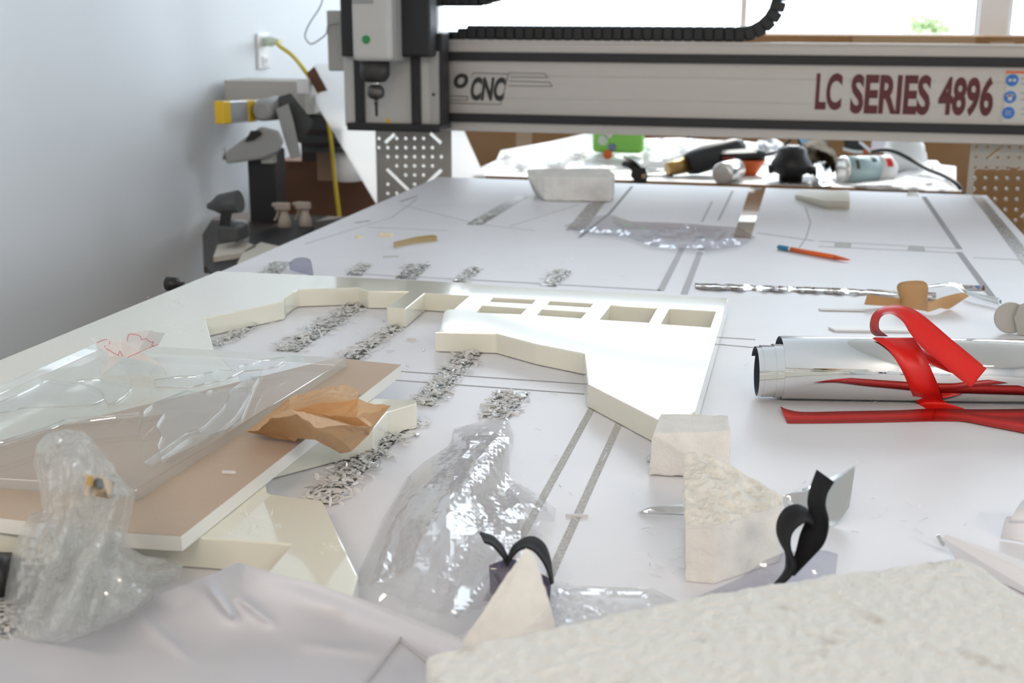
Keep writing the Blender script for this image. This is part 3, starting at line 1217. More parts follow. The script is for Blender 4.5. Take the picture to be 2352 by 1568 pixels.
# clear acrylic sheet
TB0, TB1 = 0.038, 0.047
outB = [(222, 786), (797, 822), (312, 1124), (180, 1108), (-200, 1085), (-230, 985)]
bm = prism([[(p.x, p.y) for p in pxpoly(outB, TB1)]], TB0, TB1, side=1)
o = bevel(obj('acrylic_sheet', bm, [ACRYL, ACRYLE]), 0.0009, 2)
tag(o, 'clear acrylic sheet with bright edges over the tan-masked board and cream sheet', 'acrylic sheet')


def wavy(pts, seed, k=4, j=2.0):
    rnd = random.Random(seed)
    out = []
    for i in range(len(pts)):
        a, c = pts[i], pts[(i + 1) % len(pts)]
        for q in range(k):
            t = q / k
            out.append((a[0] + (c[0] - a[0]) * t + (rnd.uniform(-j, j) if q else 0), a[1] + (c[1] - a[1]) * t + (rnd.uniform(-j, j) if q else 0) * .5))
    return out


OFF = [([(355, 870), (400, 863), (450, 860), (505, 848), (544, 850), (548, 838), (580, 832), (600, 824), (652, 818), (655, 826), (640, 838), (604, 845), (560, 850), (520, 868), (470, 878), (430, 888), (356, 886)],
        'long thin clear acrylic offcut with a ragged side near the far edge of the sheet', 0.0475),
       [[(318, 990), (330, 945), (350, 925), (430, 895), (460, 900), (500, 893), (570, 888), (566, 868), (600, 862), (602, 846), (590, 875), (555, 960), (520, 985), (480, 998), (440, 1000), (370, 1050), (362, 1020), (372, 1000), (360, 975), (378, 948), (320, 958)],
        'ragged island-shaped clear acrylic offcut in the middle of the acrylic sheet', 0.0475],
       [[(528, 895), (512, 935), (478, 968), (458, 983), (430, 990), (400, 1012), (330, 1060), (350, 1066), (440, 1025), (500, 990), (540, 955), (575, 905), (590, 870), (575, 862)],
        'curved sliver of clear acrylic along the near right edge of the acrylic sheet', 0.0475],
       [[(0, 945), (60, 933), (150, 930), (215, 926), (240, 915), (235, 895), (180, 878), (110, 870), (80, 885), (40, 905), (-40, 935), (-60, 960)],
        'rounded clear acrylic offcut near the left edge of the photo', 0.0475],
       [[(175, 872), (228, 868), (300, 880), (302, 890), (288, 905), (262, 924), (246, 926), (240, 905), (225, 890)],
        'small glinting clear acrylic offcut below the pinkish paper scrap', 0.0475],
       [[(-40, 1020), (6, 1014), (60, 996), (110, 981), (150, 960), (250, 935), (150, 960), (160, 975), (330, 950), (322, 962), (150, 990), (90, 1015), (20, 1035), (-60, 1050)],
        'narrow clear strip above the bubble wrap', 0.0475]]
for i, e in enumerate(OFF):
    pts, lab, z = e
    if i == 5:
        pts = [(-40, 1016), (6, 1010), (100, 981), (150, 960), (320, 945), (322, 953), (152, 970), (104, 990), (10, 1020), (-40, 1030)]
    w_ = wavy(pts, i + 3, 3, 1.6)
    try:
        bm = prism([[(p.x, p.y) for p in pxpoly(w_, z + 0.0022)]], z, z + 0.0022, side=1)
    except Exception:
        continue
    o = bevel(obj('acrylic_offcut', bm, [ACRYL, ACRYLE]), 0.0005, 2)
    tag(o, lab, 'acrylic offcut', 'clear acrylic offcuts on the acrylic sheet')

# folded tracing-paper scrap with red lines
P = {'a': (208, 777, .052), 'b': (250, 779, .064), 'c': (278, 783, .060), 'd': (292, 763, .075), 'e': (345, 759, .078), 'f': (377, 764, .070),
     'g': (364, 792, .054), 'h': (318, 805, .050), 'i': (300, 823, .0485), 'k': (248, 818, .0485), 'l': (240, 809, .050), 'm': (284, 818, .0485), 'n': (380, 842, .0485), 'o': (230, 865, .0485)}
Q = {k: at(*v) for k, v in P.items()}
bm = new()
V = {k: bm.verts.new(v) for k, v in Q.items()}
for f in ('abl', 'bcl', 'clk', 'cmk', 'cdh', 'cim', 'chi', 'deh', 'egh', 'efg', 'hin', 'kmo'):
    bm.faces.new([V[c] for c in f])
bmesh.ops.subdivide_edges(bm, edges=bm.edges[:], cuts=3, use_grid_fill=True)
for v in bm.verts:
    v.co += Vector(noise.noise_vector(v.co * 60)) * 0.0012
    v.co.z = max(v.co.z, T + 0.0477)
o = obj('paper_scrap', bm, PINKP)
tag(o, 'folded translucent paper scrap with red pen outlines on the acrylic sheet', 'paper scrap')
for pts in ([(222, 787, .0545), (243, 779, .0625), (252, 784, .0615), (250, 791, .058), (240, 795, .056), (252, 805, .0525), (272, 816, .0505)],
            [(292, 783, .0655), (295, 770, .0735), (304, 767, .0745), (322, 772, .0715), (325, 780, .0665), (334, 777, .068), (345, 785, .0625), (352, 785, .062), (349, 794, .0575), (364, 791, .0565)],
            [(294, 820, .0505), (346, 797, .056), (360, 792, .0565)], [(272, 816, .0508), (275, 806, .0535), (282, 818, .0505)]):
    obj('pen_line', tube([at(x, y, z) for x, y, z in pts], 0.00028, 3, 6), REDINK, o)

# crumpled kraft paper
K = {'a': (566, 990, .046), 'b': (637, 955, .082), 'c': (666, 937, .072), 'd': (664, 917, .062), 'e': (739, 907, .066), 'f': (825, 897, .046),
     'g': (818, 915, .082), 'h': (899, 936, .058), 'i': (861, 980, .050), 'j': (847, 1001, .042), 'k': (807, 1035, .032), 'l': (781, 1043, .029),
     'm': (726, 1012, .048), 'n': (704, 1008, .048), 'o': (662, 1008, .042), 'p': (615, 1001, .042), 'q': (728, 975, .094), 'r': (684, 944, .090),
     's': (739, 955, .066), 't': (790, 948, .070), 'u': (812, 955, .072), 'v': (845, 984, .062), 'w': (635, 973, .064), 'x': (742, 886, .044), 'y': (790, 880, .042), 'z': (622, 948, .049)}
bm = new()
V = {k: bm.verts.new(at(*v)) for k, v in K.items()}
for f in ('dec', 'eyx', 'dxe', 'eyf', 'efg', 'cge', 'cgs', 'gts', 'ghu', 'gut', 'hiu', 'csr', 'rsq', 'stu', 'suv', 'svq', 'uiv', 'ijv',
          'qvj', 'qjk', 'qkl', 'qlm', 'mrq', 'rmn', 'rnw', 'now', 'opw', 'paw', 'abw', 'brw', 'bcr', 'abz', 'zbc', 'zdc'):
    try:
        bm.faces.new([V[c] for c in f])
    except ValueError:
        pass
bmesh.ops.subdivide_edges(bm, edges=bm.edges[:], cuts=7, use_grid_fill=True)
ck = Crumple(4, 6, 14, 60)
for v in bm.verts:
    k = ck(v.co.x, v.co.y) - 0.5
    v.co += Vector((0, 0, k * 0.008)) + Vector(noise.noise_vector(v.co * 22)) * 0.003
    v.co.z = max(v.co.z, T + 0.0265)
bmesh.ops.recalc_face_normals(bm, faces=bm.faces)
o = obj('kraft_paper', bm, KRAFT)
tag(o, 'crumpled brown kraft paper on the tan board and cream sheet', 'crumpled paper')
s = o.modifiers.new('thickness', 'SOLIDIFY')
s.thickness = 0.0004

# ================================================================== shavings in the slots
HEAPS = [(((620, 803), (690, 812), (850, 703), (790, 700)), 420, 'heap of plastic shavings in the slot nearest the left wall of the opening'),
         (((770, 822), (835, 828), (975, 712), (925, 735)), 420, 'heap of plastic shavings in the slot that runs under the short rib'),
         (((945, 925), (1000, 940), (1118, 805), (1062, 800)), 420, 'heap of plastic shavings in the middle slot below the stepped edge'),
         (((1105, 962), (1172, 962), (1218, 903), (1140, 900)), 170, 'short heap of plastic shavings in the stub slot above the clear bag'),
         (((690, 1150), (770, 1165), (985, 965), (890, 962)), 620, 'long heap of plastic shavings beside the kraft paper'),
         (((478, 795), (510, 800), (640, 735), (560, 750)), 160, 'shavings along the foot of the left cut edge'),
         (((590, 630), (640, 634), (672, 603), (625, 603)), 90, 'far shavings left of the grey plastic offcut'),
         (((795, 632), (835, 634), (858, 607), (815, 606)), 80, 'far shavings right of the grey plastic offcut'),
         (((905, 640), (958, 643), (992, 608), (935, 608)), 100, 'far shavings behind the short rib'),
         (((1038, 647), (1072, 650), (1112, 617), (1075, 617)), 90, 'far shavings behind the small slit holes'),
         (((1238, 655), (1282, 658), (1312, 622), (1270, 622)), 90, 'far shavings behind the bright end of the cream sheet'),
         (((1072, 518), (1110, 518), (1150, 490), (1120, 490)), 50, 'faint shavings in the farthest dark slot'),
         (((-40, 1480), (40, 1490), (50, 1390), (-40, 1390)), 150, 'dark shavings under the bubble wrap at the left corner')]
for i, (q, n, lab) in enumerate(HEAPS):
    bm = new()
    qq = [(x, y, 0) for x, y in q]
    far = q[0][1] < 700
    shavings(bm, qq, int(n * 0.8), 100 + i, 0.0042 if not far else 0.004, wd_=0.0034 if not far else 0.0036, w=(14, 1, 1) if i != 12 else (1, 5, 1))
    o = obj('shavings', bm, CHIPS)
    tag(o, lab, 'shavings', kind='stuff')
# loose shavings strewn over the bed, and on the cream sheet
bm = new()
rnd = random.Random(77)
shavings(bm, [(600, 1250, 0), (2330, 1240, 0), (1700, 700, 0), (720, 720, 0)], 70, 5, 0.0006, 0.003, 0.011, 0.0011, (3, 2, 0))
shavings(bm, [(640, 800, 0), (1060, 830, 0), (1010, 715, 0), (830, 735, 0)], 60, 6, 0.001, 0.004, 0.011, 0.0016, (6, 1, 1))
shavings(bm, [(1440, 1330, 0), (1580, 1330, 0), (1580, 1200, 0), (1450, 1220, 0)], 26, 7, 0.0004, 0.003, 0.010, 0.0009, (4, 1, 0))
shavings(bm, [(1960, 1250, 0), (2340, 1250, 0), (2340, 1140, 0), (1960, 1140, 0)], 18, 8, 0.0004, 0.006, 0.014, 0.0008, (3, 2, 0))
shavings(bm, [(880, 600, 0), (1500, 640, 0), (1500, 580, 0), (900, 560, 0)], 24, 9, 0.0006, 0.004, 0.010, 0.002, (4, 0, 1))
o = obj('loose_shavings', bm, CHIPS)
tag(o, 'loose shavings strewn over the white bed', 'shavings', kind='stuff')


def chip(px, py, z, ln, wd2, yaw, m, lab, th=0.0016):
    c = at(px, py, z)
    bm = new()
    d = Vector((math.cos(yaw), math.sin(yaw), 0))
    n = Vector((-d.y, d.x, 0))
    pts = [c + d * ln / 2, c + n * wd2 / 2 + d * ln * .3, c - d * ln / 2 + n * wd2 * .3, c - d * ln * .45 - n * wd2 / 2, c + d * ln * .35 - n * wd2 * .5]
    bm = prism([[(p.x, p.y) for p in pts]], z, z + th)
    return tag(obj('plastic_chip', bm, m), lab, 'chip')


chip(526, 1086, 0.0377, 0.012, 0.0035, 0.1, CHIPA, 'single pale chip on the tan masking paper')
chip(886, 543, 0, 0.026, 0.010, 0.2, M('cream chip', (0.80, 0.70, 0.50), .6, bump=(80, .2)), 'cream chip beside the bent brown strip', 0.006)
chip(824, 546, 0, 0.016, 0.009, 1.2, M('cream chip', (0, 0, 0)), 'smaller cream chip left of the bent brown strip', 0.004)
chip(898, 591, 0, 0.026, 0.010, 0.5, CHIPA, 'faint white chip on the bed below the bent brown strip', 0.002)
chip(1325, 1186, 0, 0.018, 0.003, 0.15, CHIPA, 'white curl lying across the right-hand groove', 0.002)
chip(944, 782, 0, 0.012, 0.004, 0.1, CHIPA, 'small white chip between two shaving heaps', 0.003)
chip(1123, 934, 0, 0.020, 0.0035, -0.1, CHIPA, 'pale curl left of the stub slot', 0.003)
rndc = random.Random(9)
bm = new()
for k in range(70):
    cx_, cy_ = rndc.choice([(560, 1218), (600, 1212), (560, 1180), (390, 690), (420, 760), (470, 740), (760, 1260)])
    p = at(cx_ + rndc.gauss(0, 26), cy_ + rndc.gauss(0, 7), TA)
    a = rndc.uniform(0, 3.1)
    d = Vector((math.cos(a), math.sin(a), rndc.uniform(0, .5))) * rndc.uniform(.001, .0045)
    n = Vector((-d.y, d.x, 0)).normalized() * .0006
    z = Vector((0, 0, .0003))
    bm.faces.new([bm.verts.new(p - d + z * 4), bm.verts.new(p + n + z), bm.verts.new(p + d + z * 4), bm.verts.new(p - n + z * 3)])
o = obj('plastic_dust', bm, CHIPA)
tag(o, 'white flecks of shavings on top of the cream sheet', 'shavings', kind='stuff')

# ================================================================== foam blocks in the middle
zb1 = 0.040
A = [at(1490, 1093, 0), at(1676, 1103, 0)]
F = [at(1497, 1000, zb1), at(1677, 993, zb1)]
Bk = [at(1517, 953, zb1), at(1673, 957, zb1)]
pts = [A[0], A[1], F[0], F[1], Bk[0], Bk[1], Vector((Bk[0].x - .004, Bk[0].y, T)), Vector((Bk[1].x, Bk[1].y, T))]
o = roughen(obj('foam_block', hull([p + Vector((0, 0, .0006)) for p in pts]), FOAM), 0.0016, 0.0022, 0.02)
tag(o, 'small white foam block beside the tip of the cream sheet', 'foam block')

y0 = at(1575, 1335, 0)
y1 = at(1650, 1342, 0)
pts = [y0, at(1640, 1341, 0), at(1790, 1290, 0), at(1800, 1250, 0), at(1600, 1190, 0), at(1580, 1200, 0),
       atY(1574, 1206, y0.y + .004), atY(1640, 1208, y0.y + .004), atY(1782, 1216, at(1790, 1290, 0).y),
       atY(1570, 1046, y0.y + .085), atY(1582, 1036, y0.y + .09), atY(1622, 1040, y0.y + .092), atY(1640, 1064, y0.y + .09), atY(1712, 1112, y0.y + .086), atY(1796, 1140, y0.y + .075), atY(1798, 1160, y0.y + .06)]
bm = rough_hull(pts, 0.0035, 0.0030, 0.0007, 0.30)
o = obj('foam_block', bm, [FOAM, FOAMR])
tag(o, 'broken white foam block with a torn sloping top behind the black strap', 'foam block')

# mirror scraps
bm = new()
L = [at(1797, 1139, .012), at(1850, 1120, .016), at(1890, 1105, .022), at(1930, 1086, .030), at(1966, 1067, .037)]
R = [at(1800, 1162, .001), at(1846, 1192, .001), at(1886, 1203, .001), at(1918, 1206, .001), at(1950, 1165, .010)]
add_ribbon(bm, L, R, 0.0006, 6, 6)
o = tag(obj('mirror_scrap', bm, MIRROR), 'curled grey mirror-film scrap behind the black strap', 'film scrap')
bm = ribbon([at(1465, 1177, .0008), at(1500, 1163, .006), at(1580, 1158, .006)], [at(1468, 1180, .0006), at(1520, 1179, .001), at(1585, 1181, .001)], 0.0005, 6, 3)
tag(obj('mirror_scrap', bm, MIRROR), 'thin shiny film scrap poking out left of the broken foam block', 'film scrap')
bm = ribbon([at(1484, 1052, .002), at(1492, 1042, .006)], [at(1486, 1060, .001), at(1496, 1056, .004)], 0.0005, 3, 2)
tag(obj('mirror_scrap', bm, MIRRORC), 'tiny glinting film shred at the left foot of the small foam block', 'film scrap')

# ================================================================== mirror-film roll with red tape
pA = at(1735, 921, 0)
pB = at(2352, 931, 0)
axd = (pB - pA)
axd.z = 0
axd.normalize()
nrm = Vector((-axd.y, axd.x, 0))           # points away from the camera
ROLL_O = pA + nrm * 0.012
LEN = 0.42
roll = thing('mirror_film_roll', ROLL_O + axd * .2, 'roll of silver mirror film with dark inner side lying on the bed at the right', 'film roll')


def shell(r0, r1, s0, t0, t1, dz, n=96, nl=2):
    """one turn of the roll; r0 to r1 is the spiral growth"""
    bm = new()
    rows = []
    for i in range(n + 1):
        u = i / n
        t = t0 + (t1 - t0) * u
        r = r0 + (r1 - r0) * u
        d = nrm * math.cos(t) + Vector((0, 0, 1)) * math.sin(t)
        c = ROLL_O + Vector((0, 0, dz))
        s = s0 + 0.004 * u
        rows.append([bm.verts.new(c + axd * q + d * rr) for q, rr in ((s, r), (LEN, r), (LEN, r - .0006), (s, r - .0006))])
    for A_, B_ in zip(rows, rows[1:]):
        for k in range(4):
            f = bm.faces.new((A_[k], A_[(k + 1) % 4], B_[(k + 1) % 4], B_[k]))
            f.material_index = 0 if k == 0 else 1
            f.smooth = k in (0, 2)
    for e in (rows[0], rows[-1]):
        bm.faces.new(e).material_index = 1
    bmesh.ops.recalc_face_normals(bm, faces=bm.faces)
    return bm


RR = 0.0325
for i, (r0, r1, s0) in enumerate(((.0258, .0262, -.001), (.0266, .0271, .004), (.0276, .0281, .0165))):
    obj('turn', shell(r0, r1, s0, .4, .4 + 2 * math.pi, r1 + .0008 + (0.0022 - i * .0006)), [MIRROR, NAVY], roll)
obj('turn', shell(.0318, .0336, .0235, .3, .3 + 2 * math.pi, .0340), [MIRROR, NAVY], roll)
RC = ROLL_O + Vector((0, 0, .0340))


def on_roll(px, py, r=0.0345):
    """where the sight line of a pixel meets the roll"""
    d = ray(px, py)
    o_ = CAMP - RC
    o2 = o_ - axd * o_.dot(axd)
    d2 = d - axd * d.dot(axd)
    A_, B_, C_ = d2.dot(d2), 2 * d2.dot(o2), o2.dot(o2) - r * r
    disc = B_ * B_ - 4 * A_ * C_
    if disc < 0:
        t = -B_ / (2 * A_)
        q = CAMP + d * t
        v = q - RC
        v -= axd * v.dot(axd)
        return q - v + v.normalized() * r
    return CAMP + d * ((-B_ - math.sqrt(disc)) / (2 * A_))


tape = new()
L = [on_roll(2003, 776), on_roll(2040, 803), on_roll(2070, 848), on_roll(2092, 898), on_roll(2106, 925, .0352), at(2142, 945, .0012)]
R = [on_roll(2098, 775), on_roll(2122, 810), on_roll(2142, 855), on_roll(2160, 900), on_roll(2170, 922, .0352), at(2215, 938, .0012)]
add_ribbon(tape, L, R, 0.0003, 8, 3)
yt = on_roll(2050, 772).y
po = [(2012, 772), (2001, 763), (1998, 743), (2006, 720), (2029, 704.6), (2067, 701), (2098, 710), (2124, 727), (2152, 750), (2182, 776), (2221, 808), (2266, 846)]
pi_ = [(2040, 772), (2021, 757), (2019, 738), (2027, 725), (2042, 720), (2057, 725), (2075, 740), (2091, 766), (2119, 799), (2157, 830), (2195, 863), (2230, 890)]
n = len(po)
L = [atY(x, y, yt + .004 - .070 * (i / (n - 1)) ** 1.3 + .014) for i, (x, y) in enumerate(po)]
R = [atY(x, y, yt + .004 - .070 * (i / (n - 1)) ** 1.3 - .004) for i, (x, y) in enumerate(pi_)]
add_ribbon(tape, L, R, 0.0003, 6, 3)
o = tag(obj('red_tape', tape, RED), 'strip of red tape looping up over the silver film roll', 'tape')
bm = new()
L = [at(1792, 933, .004), at(1812, 941, .002), at(1850, 946, .0012), at(1950, 944, .0012), at(2060, 942, .0012), at(2150, 938, .0014), at(2250, 940, .0012), at(2420, 938, .0012)]
R = [at(1808, 971, .001), at(1822, 971, .001), at(1856, 971, .001), at(1950, 970, .001), at(2060, 968, .001), at(2150, 966, .001), at(2250, 966, .001), at(2420, 962, .001)]
add_ribbon(bm, L, R, 0.0004, 5, 2)
tag(obj('red_tape', bm, RED), 'long flat strip of red tape on the bed in front of the roll', 'tape')
bm = new()
L = [at(2148, 940, .0020), at(2200, 944, .0018), at(2260, 953, .0018), at(2420, 973, .0018)]
R = [at(2140, 964, .0020), at(2210, 966, .0018), at(2270, 977, .0018), at(2420, 1006, .0018)]
add_ribbon(bm, L, R, 0.0004, 5, 2)
tag(obj('red_tape', bm, RED), 'second flat strip of red tape slanting off to the right edge', 'tape')

# ================================================================== behind the roll
yk = at(2100, 712, 0).y
top = [(1992, 676), (2042, 683), (2072, 683), (2060, 661), (2072, 647), (2120, 645), (2132, 662), (2129, 692), (2150, 688), (2170, 681), (2210, 672), (2226, 679)]
bot = [(1985, 699), (2040, 703), (2064, 705), (2072, 706), (2083, 707), (2110, 712), (2126, 714), (2131, 716), (2148, 711), (2160, 707), (2173, 714), (2182, 710)]
bm = new()
L, R = [], []
for i in range(len(top)):
    yy = yk + .018 * math.sin(i * .7)
    L.append(atY(*top[i], yy + (.010 if 3 <= i <= 6 else 0)))
    R.append(atY(*bot[i], yy))
for p in L + R:
    p.z = max(p.z, T + .0012)
add_ribbon(bm, L, R, 0.0007, 3, 4)
o = tag(obj('kraft_paper_scrap', bm, KRAFT), 'small torn scrap of brown kraft paper standing behind the film roll', 'paper scrap')

bm = new()
L, R = [], []
rnd = random.Random(3)
for i in range(34):
    t = i / 33
    x = 1597 + (2000 - 1597) * t
    y = 650 + 15 * t
    L.append(at(x + rnd.uniform(-2, 2), y + rnd.uniform(-1, 1), rnd.uniform(.0012, .007)))
    R.append(at(x + rnd.uniform(-2, 2), y + 11 + rnd.uniform(-1, 1), rnd.uniform(.0008, .004)))
L += [at(2060, 668, .003), at(2150, 672, .003)]
R += [at(2060, 684, .0015), at(2150, 690, .0015)]
add_ribbon(bm, L, R, 0.0003, 2, 2)
tag(obj('mirror_film_strip', bm, MIRRORC), 'long crinkled strip of mirror film on the bed behind the kraft scrap', 'film strip')
bm = new()
add_ribbon(bm, [at(2132, 655, .012), at(2190, 650, .012), at(2225, 668, .012), at(2300, 685, .012)], [at(2135, 661, .010), at(2190, 657, .009), at(2225, 678, .006), at(2300, 702, .003)], .0003, 6, 2)
add_ribbon(bm, [at(2205, 654, .006), at(2262, 656, .004)], [at(2205, 664, .002), at(2262, 666, .0012)], .0003, 4, 1)
tag(obj('mirror_film_strip', bm, MIRROR), 'curling offcuts of mirror film right of the kraft scrap', 'film strip')
b_ = at(2318, 768, 0)
m = mpp(b_)
bm = new()
c = b_ + Vector((0, .006, 36 * m))
add_lathe(bm, c + Vector((0, .003, 0)), Vector((.1, -1, .15)), [(0, 34 * m), (.001, 36 * m), (.005, 36 * m), (.006, 34 * m)], 32)
disc = tag(obj('plastic_disc', bm, FROST), 'round frosted plastic disc propped up behind the roll at the right edge', 'plastic piece')
pts = [atY(x, y, b_.y - .004 + d) for d in (0, .016) for x, y in ((2342, 700), (2372, 686), (2380, 768), (2338, 770), (2330, 730))]
tag(obj('plastic_block', hull(pts), FROST), 'frosted plastic block next to the round disc at the right edge', 'plastic piece')
bm = prism([[(p.x, p.y) for p in pxpoly([(1903, 750), (1915, 747), (2095, 750), (2100, 755), (2092, 759), (1918, 757)], .003)]], .0005, .003)
tag(obj('plastic_strip', bm, WHITE), 'narrow white plastic strip just behind the film roll', 'plastic strip')
bm = prism([[(p.x, p.y) for p in pxpoly([(1880, 708), (1990, 709), (1990, 713), (1884, 711)], .002)]], .0005, .002)
tag(obj('plastic_strip', bm, M('pale grey line', (0.62, 0.61, 0.60), .5, bump=(60, .1))), 'thin pale grey strip left of the kraft scrap', 'plastic strip')  # thin pale grey line, drawn as a slightly raised strip

# pencil
p, q = at(1787, 567, .0045), at(1953, 597, .0045)
d = (q - p).normalized()
ln = (q - p).length
pen = thing('pencil', p.lerp(q, .5) - Vector((0, 0, .0045)), 'orange pencil with a blue end on the bed in front of the far film', 'pencil')
bm = new()
add_lathe(bm, p + d * .028, d, [(0, .0043), (ln * .80 - .028, .0043)], 6)
obj('barrel', bm, ORANGE, pen)
bm = new()
add_lathe(bm, p + d * ln * .80, d, [(0, .0043), (ln * .17, .0014), (ln * .2, .0004)], 12)
obj('tip', bm, ORANGE, pen)
bm = new()
add_lathe(bm, p, d, [(0, .003), (.002, .0042), (.024, .0042)], 16)
obj('end_cap', bm, BLUE, pen, label='blue end cap')
bm = new()
add_lathe(bm, p + d * .0235, d, [(0, .0044), (.005, .0044)], 16)
obj('ferrule', bm, CHROME, pen)

# bent brown strip, grey offcut, far block, far film
bm = new()
zc = .003
path = [at(905, 561, .004), at(950, 550, .004), at(985, 545, .004), at(1000, 545.5, .004), at(1002, 549, .004), at(985, 551, .004), at(945, 556, .004), at(905, 565, .004)]
L = [p + Vector((0, 0, .004)) for p in path]
R = [p - Vector((0, 0, .0028)) for p in path]
add_ribbon(bm, L, R, .0016, 6, 1)
tag(obj('veneer_strip', bm, M('tan veneer', (0.45, 0.33, 0.16), .6, bump=(80, .2))), 'bent tan strip folded back on itself on the far left of the bed', 'strip')
yg = at(690, 632, 0).y
bm = new()
add_ribbon(bm, [atY(664, 604, yg + .03), atY(676, 594, yg + .02), atY(694, 591, yg + .01), atY(712, 597, yg), atY(718, 626, yg - .005)],
           [atY(668, 632, yg + .03), atY(680, 633, yg + .02), atY(694, 634, yg + .01), atY(712, 635, yg), atY(720, 634, yg - .005)], .0015, 5, 3)
for v in bm.verts:
    v.co.z = max(v.co.z, T + .001)
tag(obj('plastic_offcut', bm, FILMV), 'curved grey see-through plastic offcut behind the far edge of the cream sheet', 'plastic offcut')
yf = at(1330, 464, 0).y
m = mpp(at(1330, 464))
pts = [at(1228, 448, 0), at(1252, 462, 0), at(1402, 465, 0), at(1412, 452, 0), atY(1212, 410, yf + .03), atY(1250, 408, yf), atY(1404, 410, yf), atY(1412, 400, yf + .03),
       atY(1210, 389, yf + .07), atY(1396, 387, yf + .07)]
o = tag(obj('foam_block', hull(pts), FOAM), 'large white foam block at the far end of the bed', 'foam block')
roughen(o, .0028, .003, .03)
pts = [at(1826, 455, 0), at(1895, 479, 0), at(1951, 480, 0), at(1952, 462, 0), at(1892, 460, .022), at(1952, 461, .022), at(1826, 446, .010), at(1840, 437, .012), at(1950, 436, .022)]
o = bevel(tag(obj('plastic_block', hull(pts), M('cream block', (0.74, 0.71, 0.60), .35, bump=(40, .1), sub=.1)), 'small cream wedge block at the far right of the bed', 'plastic block'), .001)

cr = Crumple(11, 6, .010, .04)
poly = [(1295, 518), (1340, 500), (1400, 492), (1450, 508), (1560, 512), (1700, 522), (1735, 545), (1700, 566), (1620, 578), (1500, 566), (1440, 545), (1330, 535)]
bm = px_sheet(poly, 7, lambda x, y, d: .003 + min(d, 25) / 25 * .012 * cr(x * 1.0, y * 2.4) + .002)
tag(obj('clear_film', bm, FILMG), 'flat crumpled clear film at the far end of the bed before the gantry', 'plastic film')

# ================================================================== foreground
# big speckled foam slab in the near right corner
top = [(978, 1512), (1062, 1484), (1180, 1462), (1310, 1434), (1450, 1402), (1600, 1370), (1750, 1346), (1905, 1322), (2060, 1303), (2205, 1282), (2240, 1296), (2352, 1372), (2520, 1500), (2560, 1900), (1080, 1900)]
ZS = 0.055
pp = pxpoly(top, ZS)
bm = prism([[(p.x, p.y) for p in pp]], 0.001, ZS)
o = obj('foam_slab', bm, SLABM)
roughen(o, 0.0026, 0.0036, 0.008)
tag(o, 'large speckled white foam slab in the near right corner', 'foam block')

# pointed foam shard in front of the strap
ap = atY(1208, 1258, .715)
pts = [ap, ap + Vector((.004, .002, -.003)), at(1018, 1540, 0.0008), at(1090, 1566, 0.0008), at(1290, 1500, 0.0008), at(1215, 1420, 0.0008), atY(1238, 1335, .706), atY(1264, 1388, .70)]
bm = rough_hull(pts, 0.004, 0.0012, 0.0010, 2)
o = obj('foam_shard', bm, FOAM)
tag(o, 'pointed white foam shard standing in front of the black strap loop', 'foam block')

# tracing paper across the near left corner
ct = Crumple(21, 5, .0020, .009)
poly = [(545, 1290), (640, 1318), (700, 1332), (830, 1375), (930, 1412), (1046, 1460), (1120, 1520), (1130, 1600), (1100, 1720), (-140, 1720), (-140, 1500), (60, 1460), (230, 1420), (340, 1376), (420, 1342), (490, 1318)]


def ztrace(x, y, d):
    e = min(1, d / 60)
    z = .018 + .020 * math.exp(-((x - 560) / 210) ** 2 - ((y - 1330) / 90) ** 2)
    z += .012 * math.exp(-((y - (1375 + (x - 830) * .38)) / 40) ** 2) * (1 if x > 560 else 0.3)
    z += (ct(x, y) - .5) * .008 * e
    for sx, sy, ex_, ey_, hh_ in ((472, 1340, 536, 1416, .012), (540, 1368, 622, 1428, .007), (300, 1400, 420, 1500, .006), (700, 1480, 860, 1500, .004)):
        u = max(-.5, min(1.5, ((x - sx) * (ex_ - sx) + (y - sy) * (ey_ - sy)) / ((ex_ - sx) ** 2 + (ey_ - sy) ** 2)))
        dd_ = abs((x - sx) * (ey_ - sy) - (y - sy) * (ex_ - sx)) / math.hypot(ex_ - sx, ey_ - sy)
        z += hh_ * .8 * math.exp(-abs(dd_ / 13) ** 1.3) * math.exp(-((u - .5) / .55) ** 4)
    return max(.002, z)


bm = px_sheet(poly, 9, ztrace)
o = obj('tracing_paper', bm, TRACE, smooth=False)
tag(o, 'large sheet of white tracing paper rumpled over the near left corner', 'paper sheet')
o.data.polygons.foreach_set('use_smooth', [True] * len(o.data.polygons))
m_ = o.modifiers.new('smooth', 'SUBSURF')
m_.levels = m_.render_levels = 1
for pts in ([(1010, 1540), (925, 1475), (915, 1474), (830, 1580), (790, 1640)],):
    P = [at(x, y, ztrace(x, y, 60) + .0012) for x, y in pts]
    obj('drawn_line', tube(P, 0.0009 if pts[0][0] > 900 else .0004, 3, 6), M('faint pencil', (0.50, 0.49, 0.50), .8, bump=(80, .05)) if pts[0][0] > 900 else REDINK, o)
# clear plastic bag
cb = Crumple(31, 5, .0045, .015)
cb2 = Crumple(32, 5, .005, .016)
bagp = [(1040, 985), (1100, 968), (1165, 958), (1182, 1000), (1170, 1050), (1172, 1100), (1215, 1118), (1278, 1168), (1272, 1196), (1225, 1192), (1245, 1230), (1235, 1260), (1180, 1330), (1130, 1390), (1090, 1440), (1040, 1462), (960, 1428), (880, 1395), (800, 1360),
        (830, 1300), (850, 1260), (880, 1190), (910, 1140), (935, 1095), (975, 1060), (1035, 1020)]


def zbag(x, y, d):
    e = min(1, d / 95)
    return .003 + .034 * e ** .7 * (.55 + .45 * noise.noise(Vector((x * .007, y * .007, 3.3)))) + (cb(x, y) - .35) * .020 * min(1, d / 40)


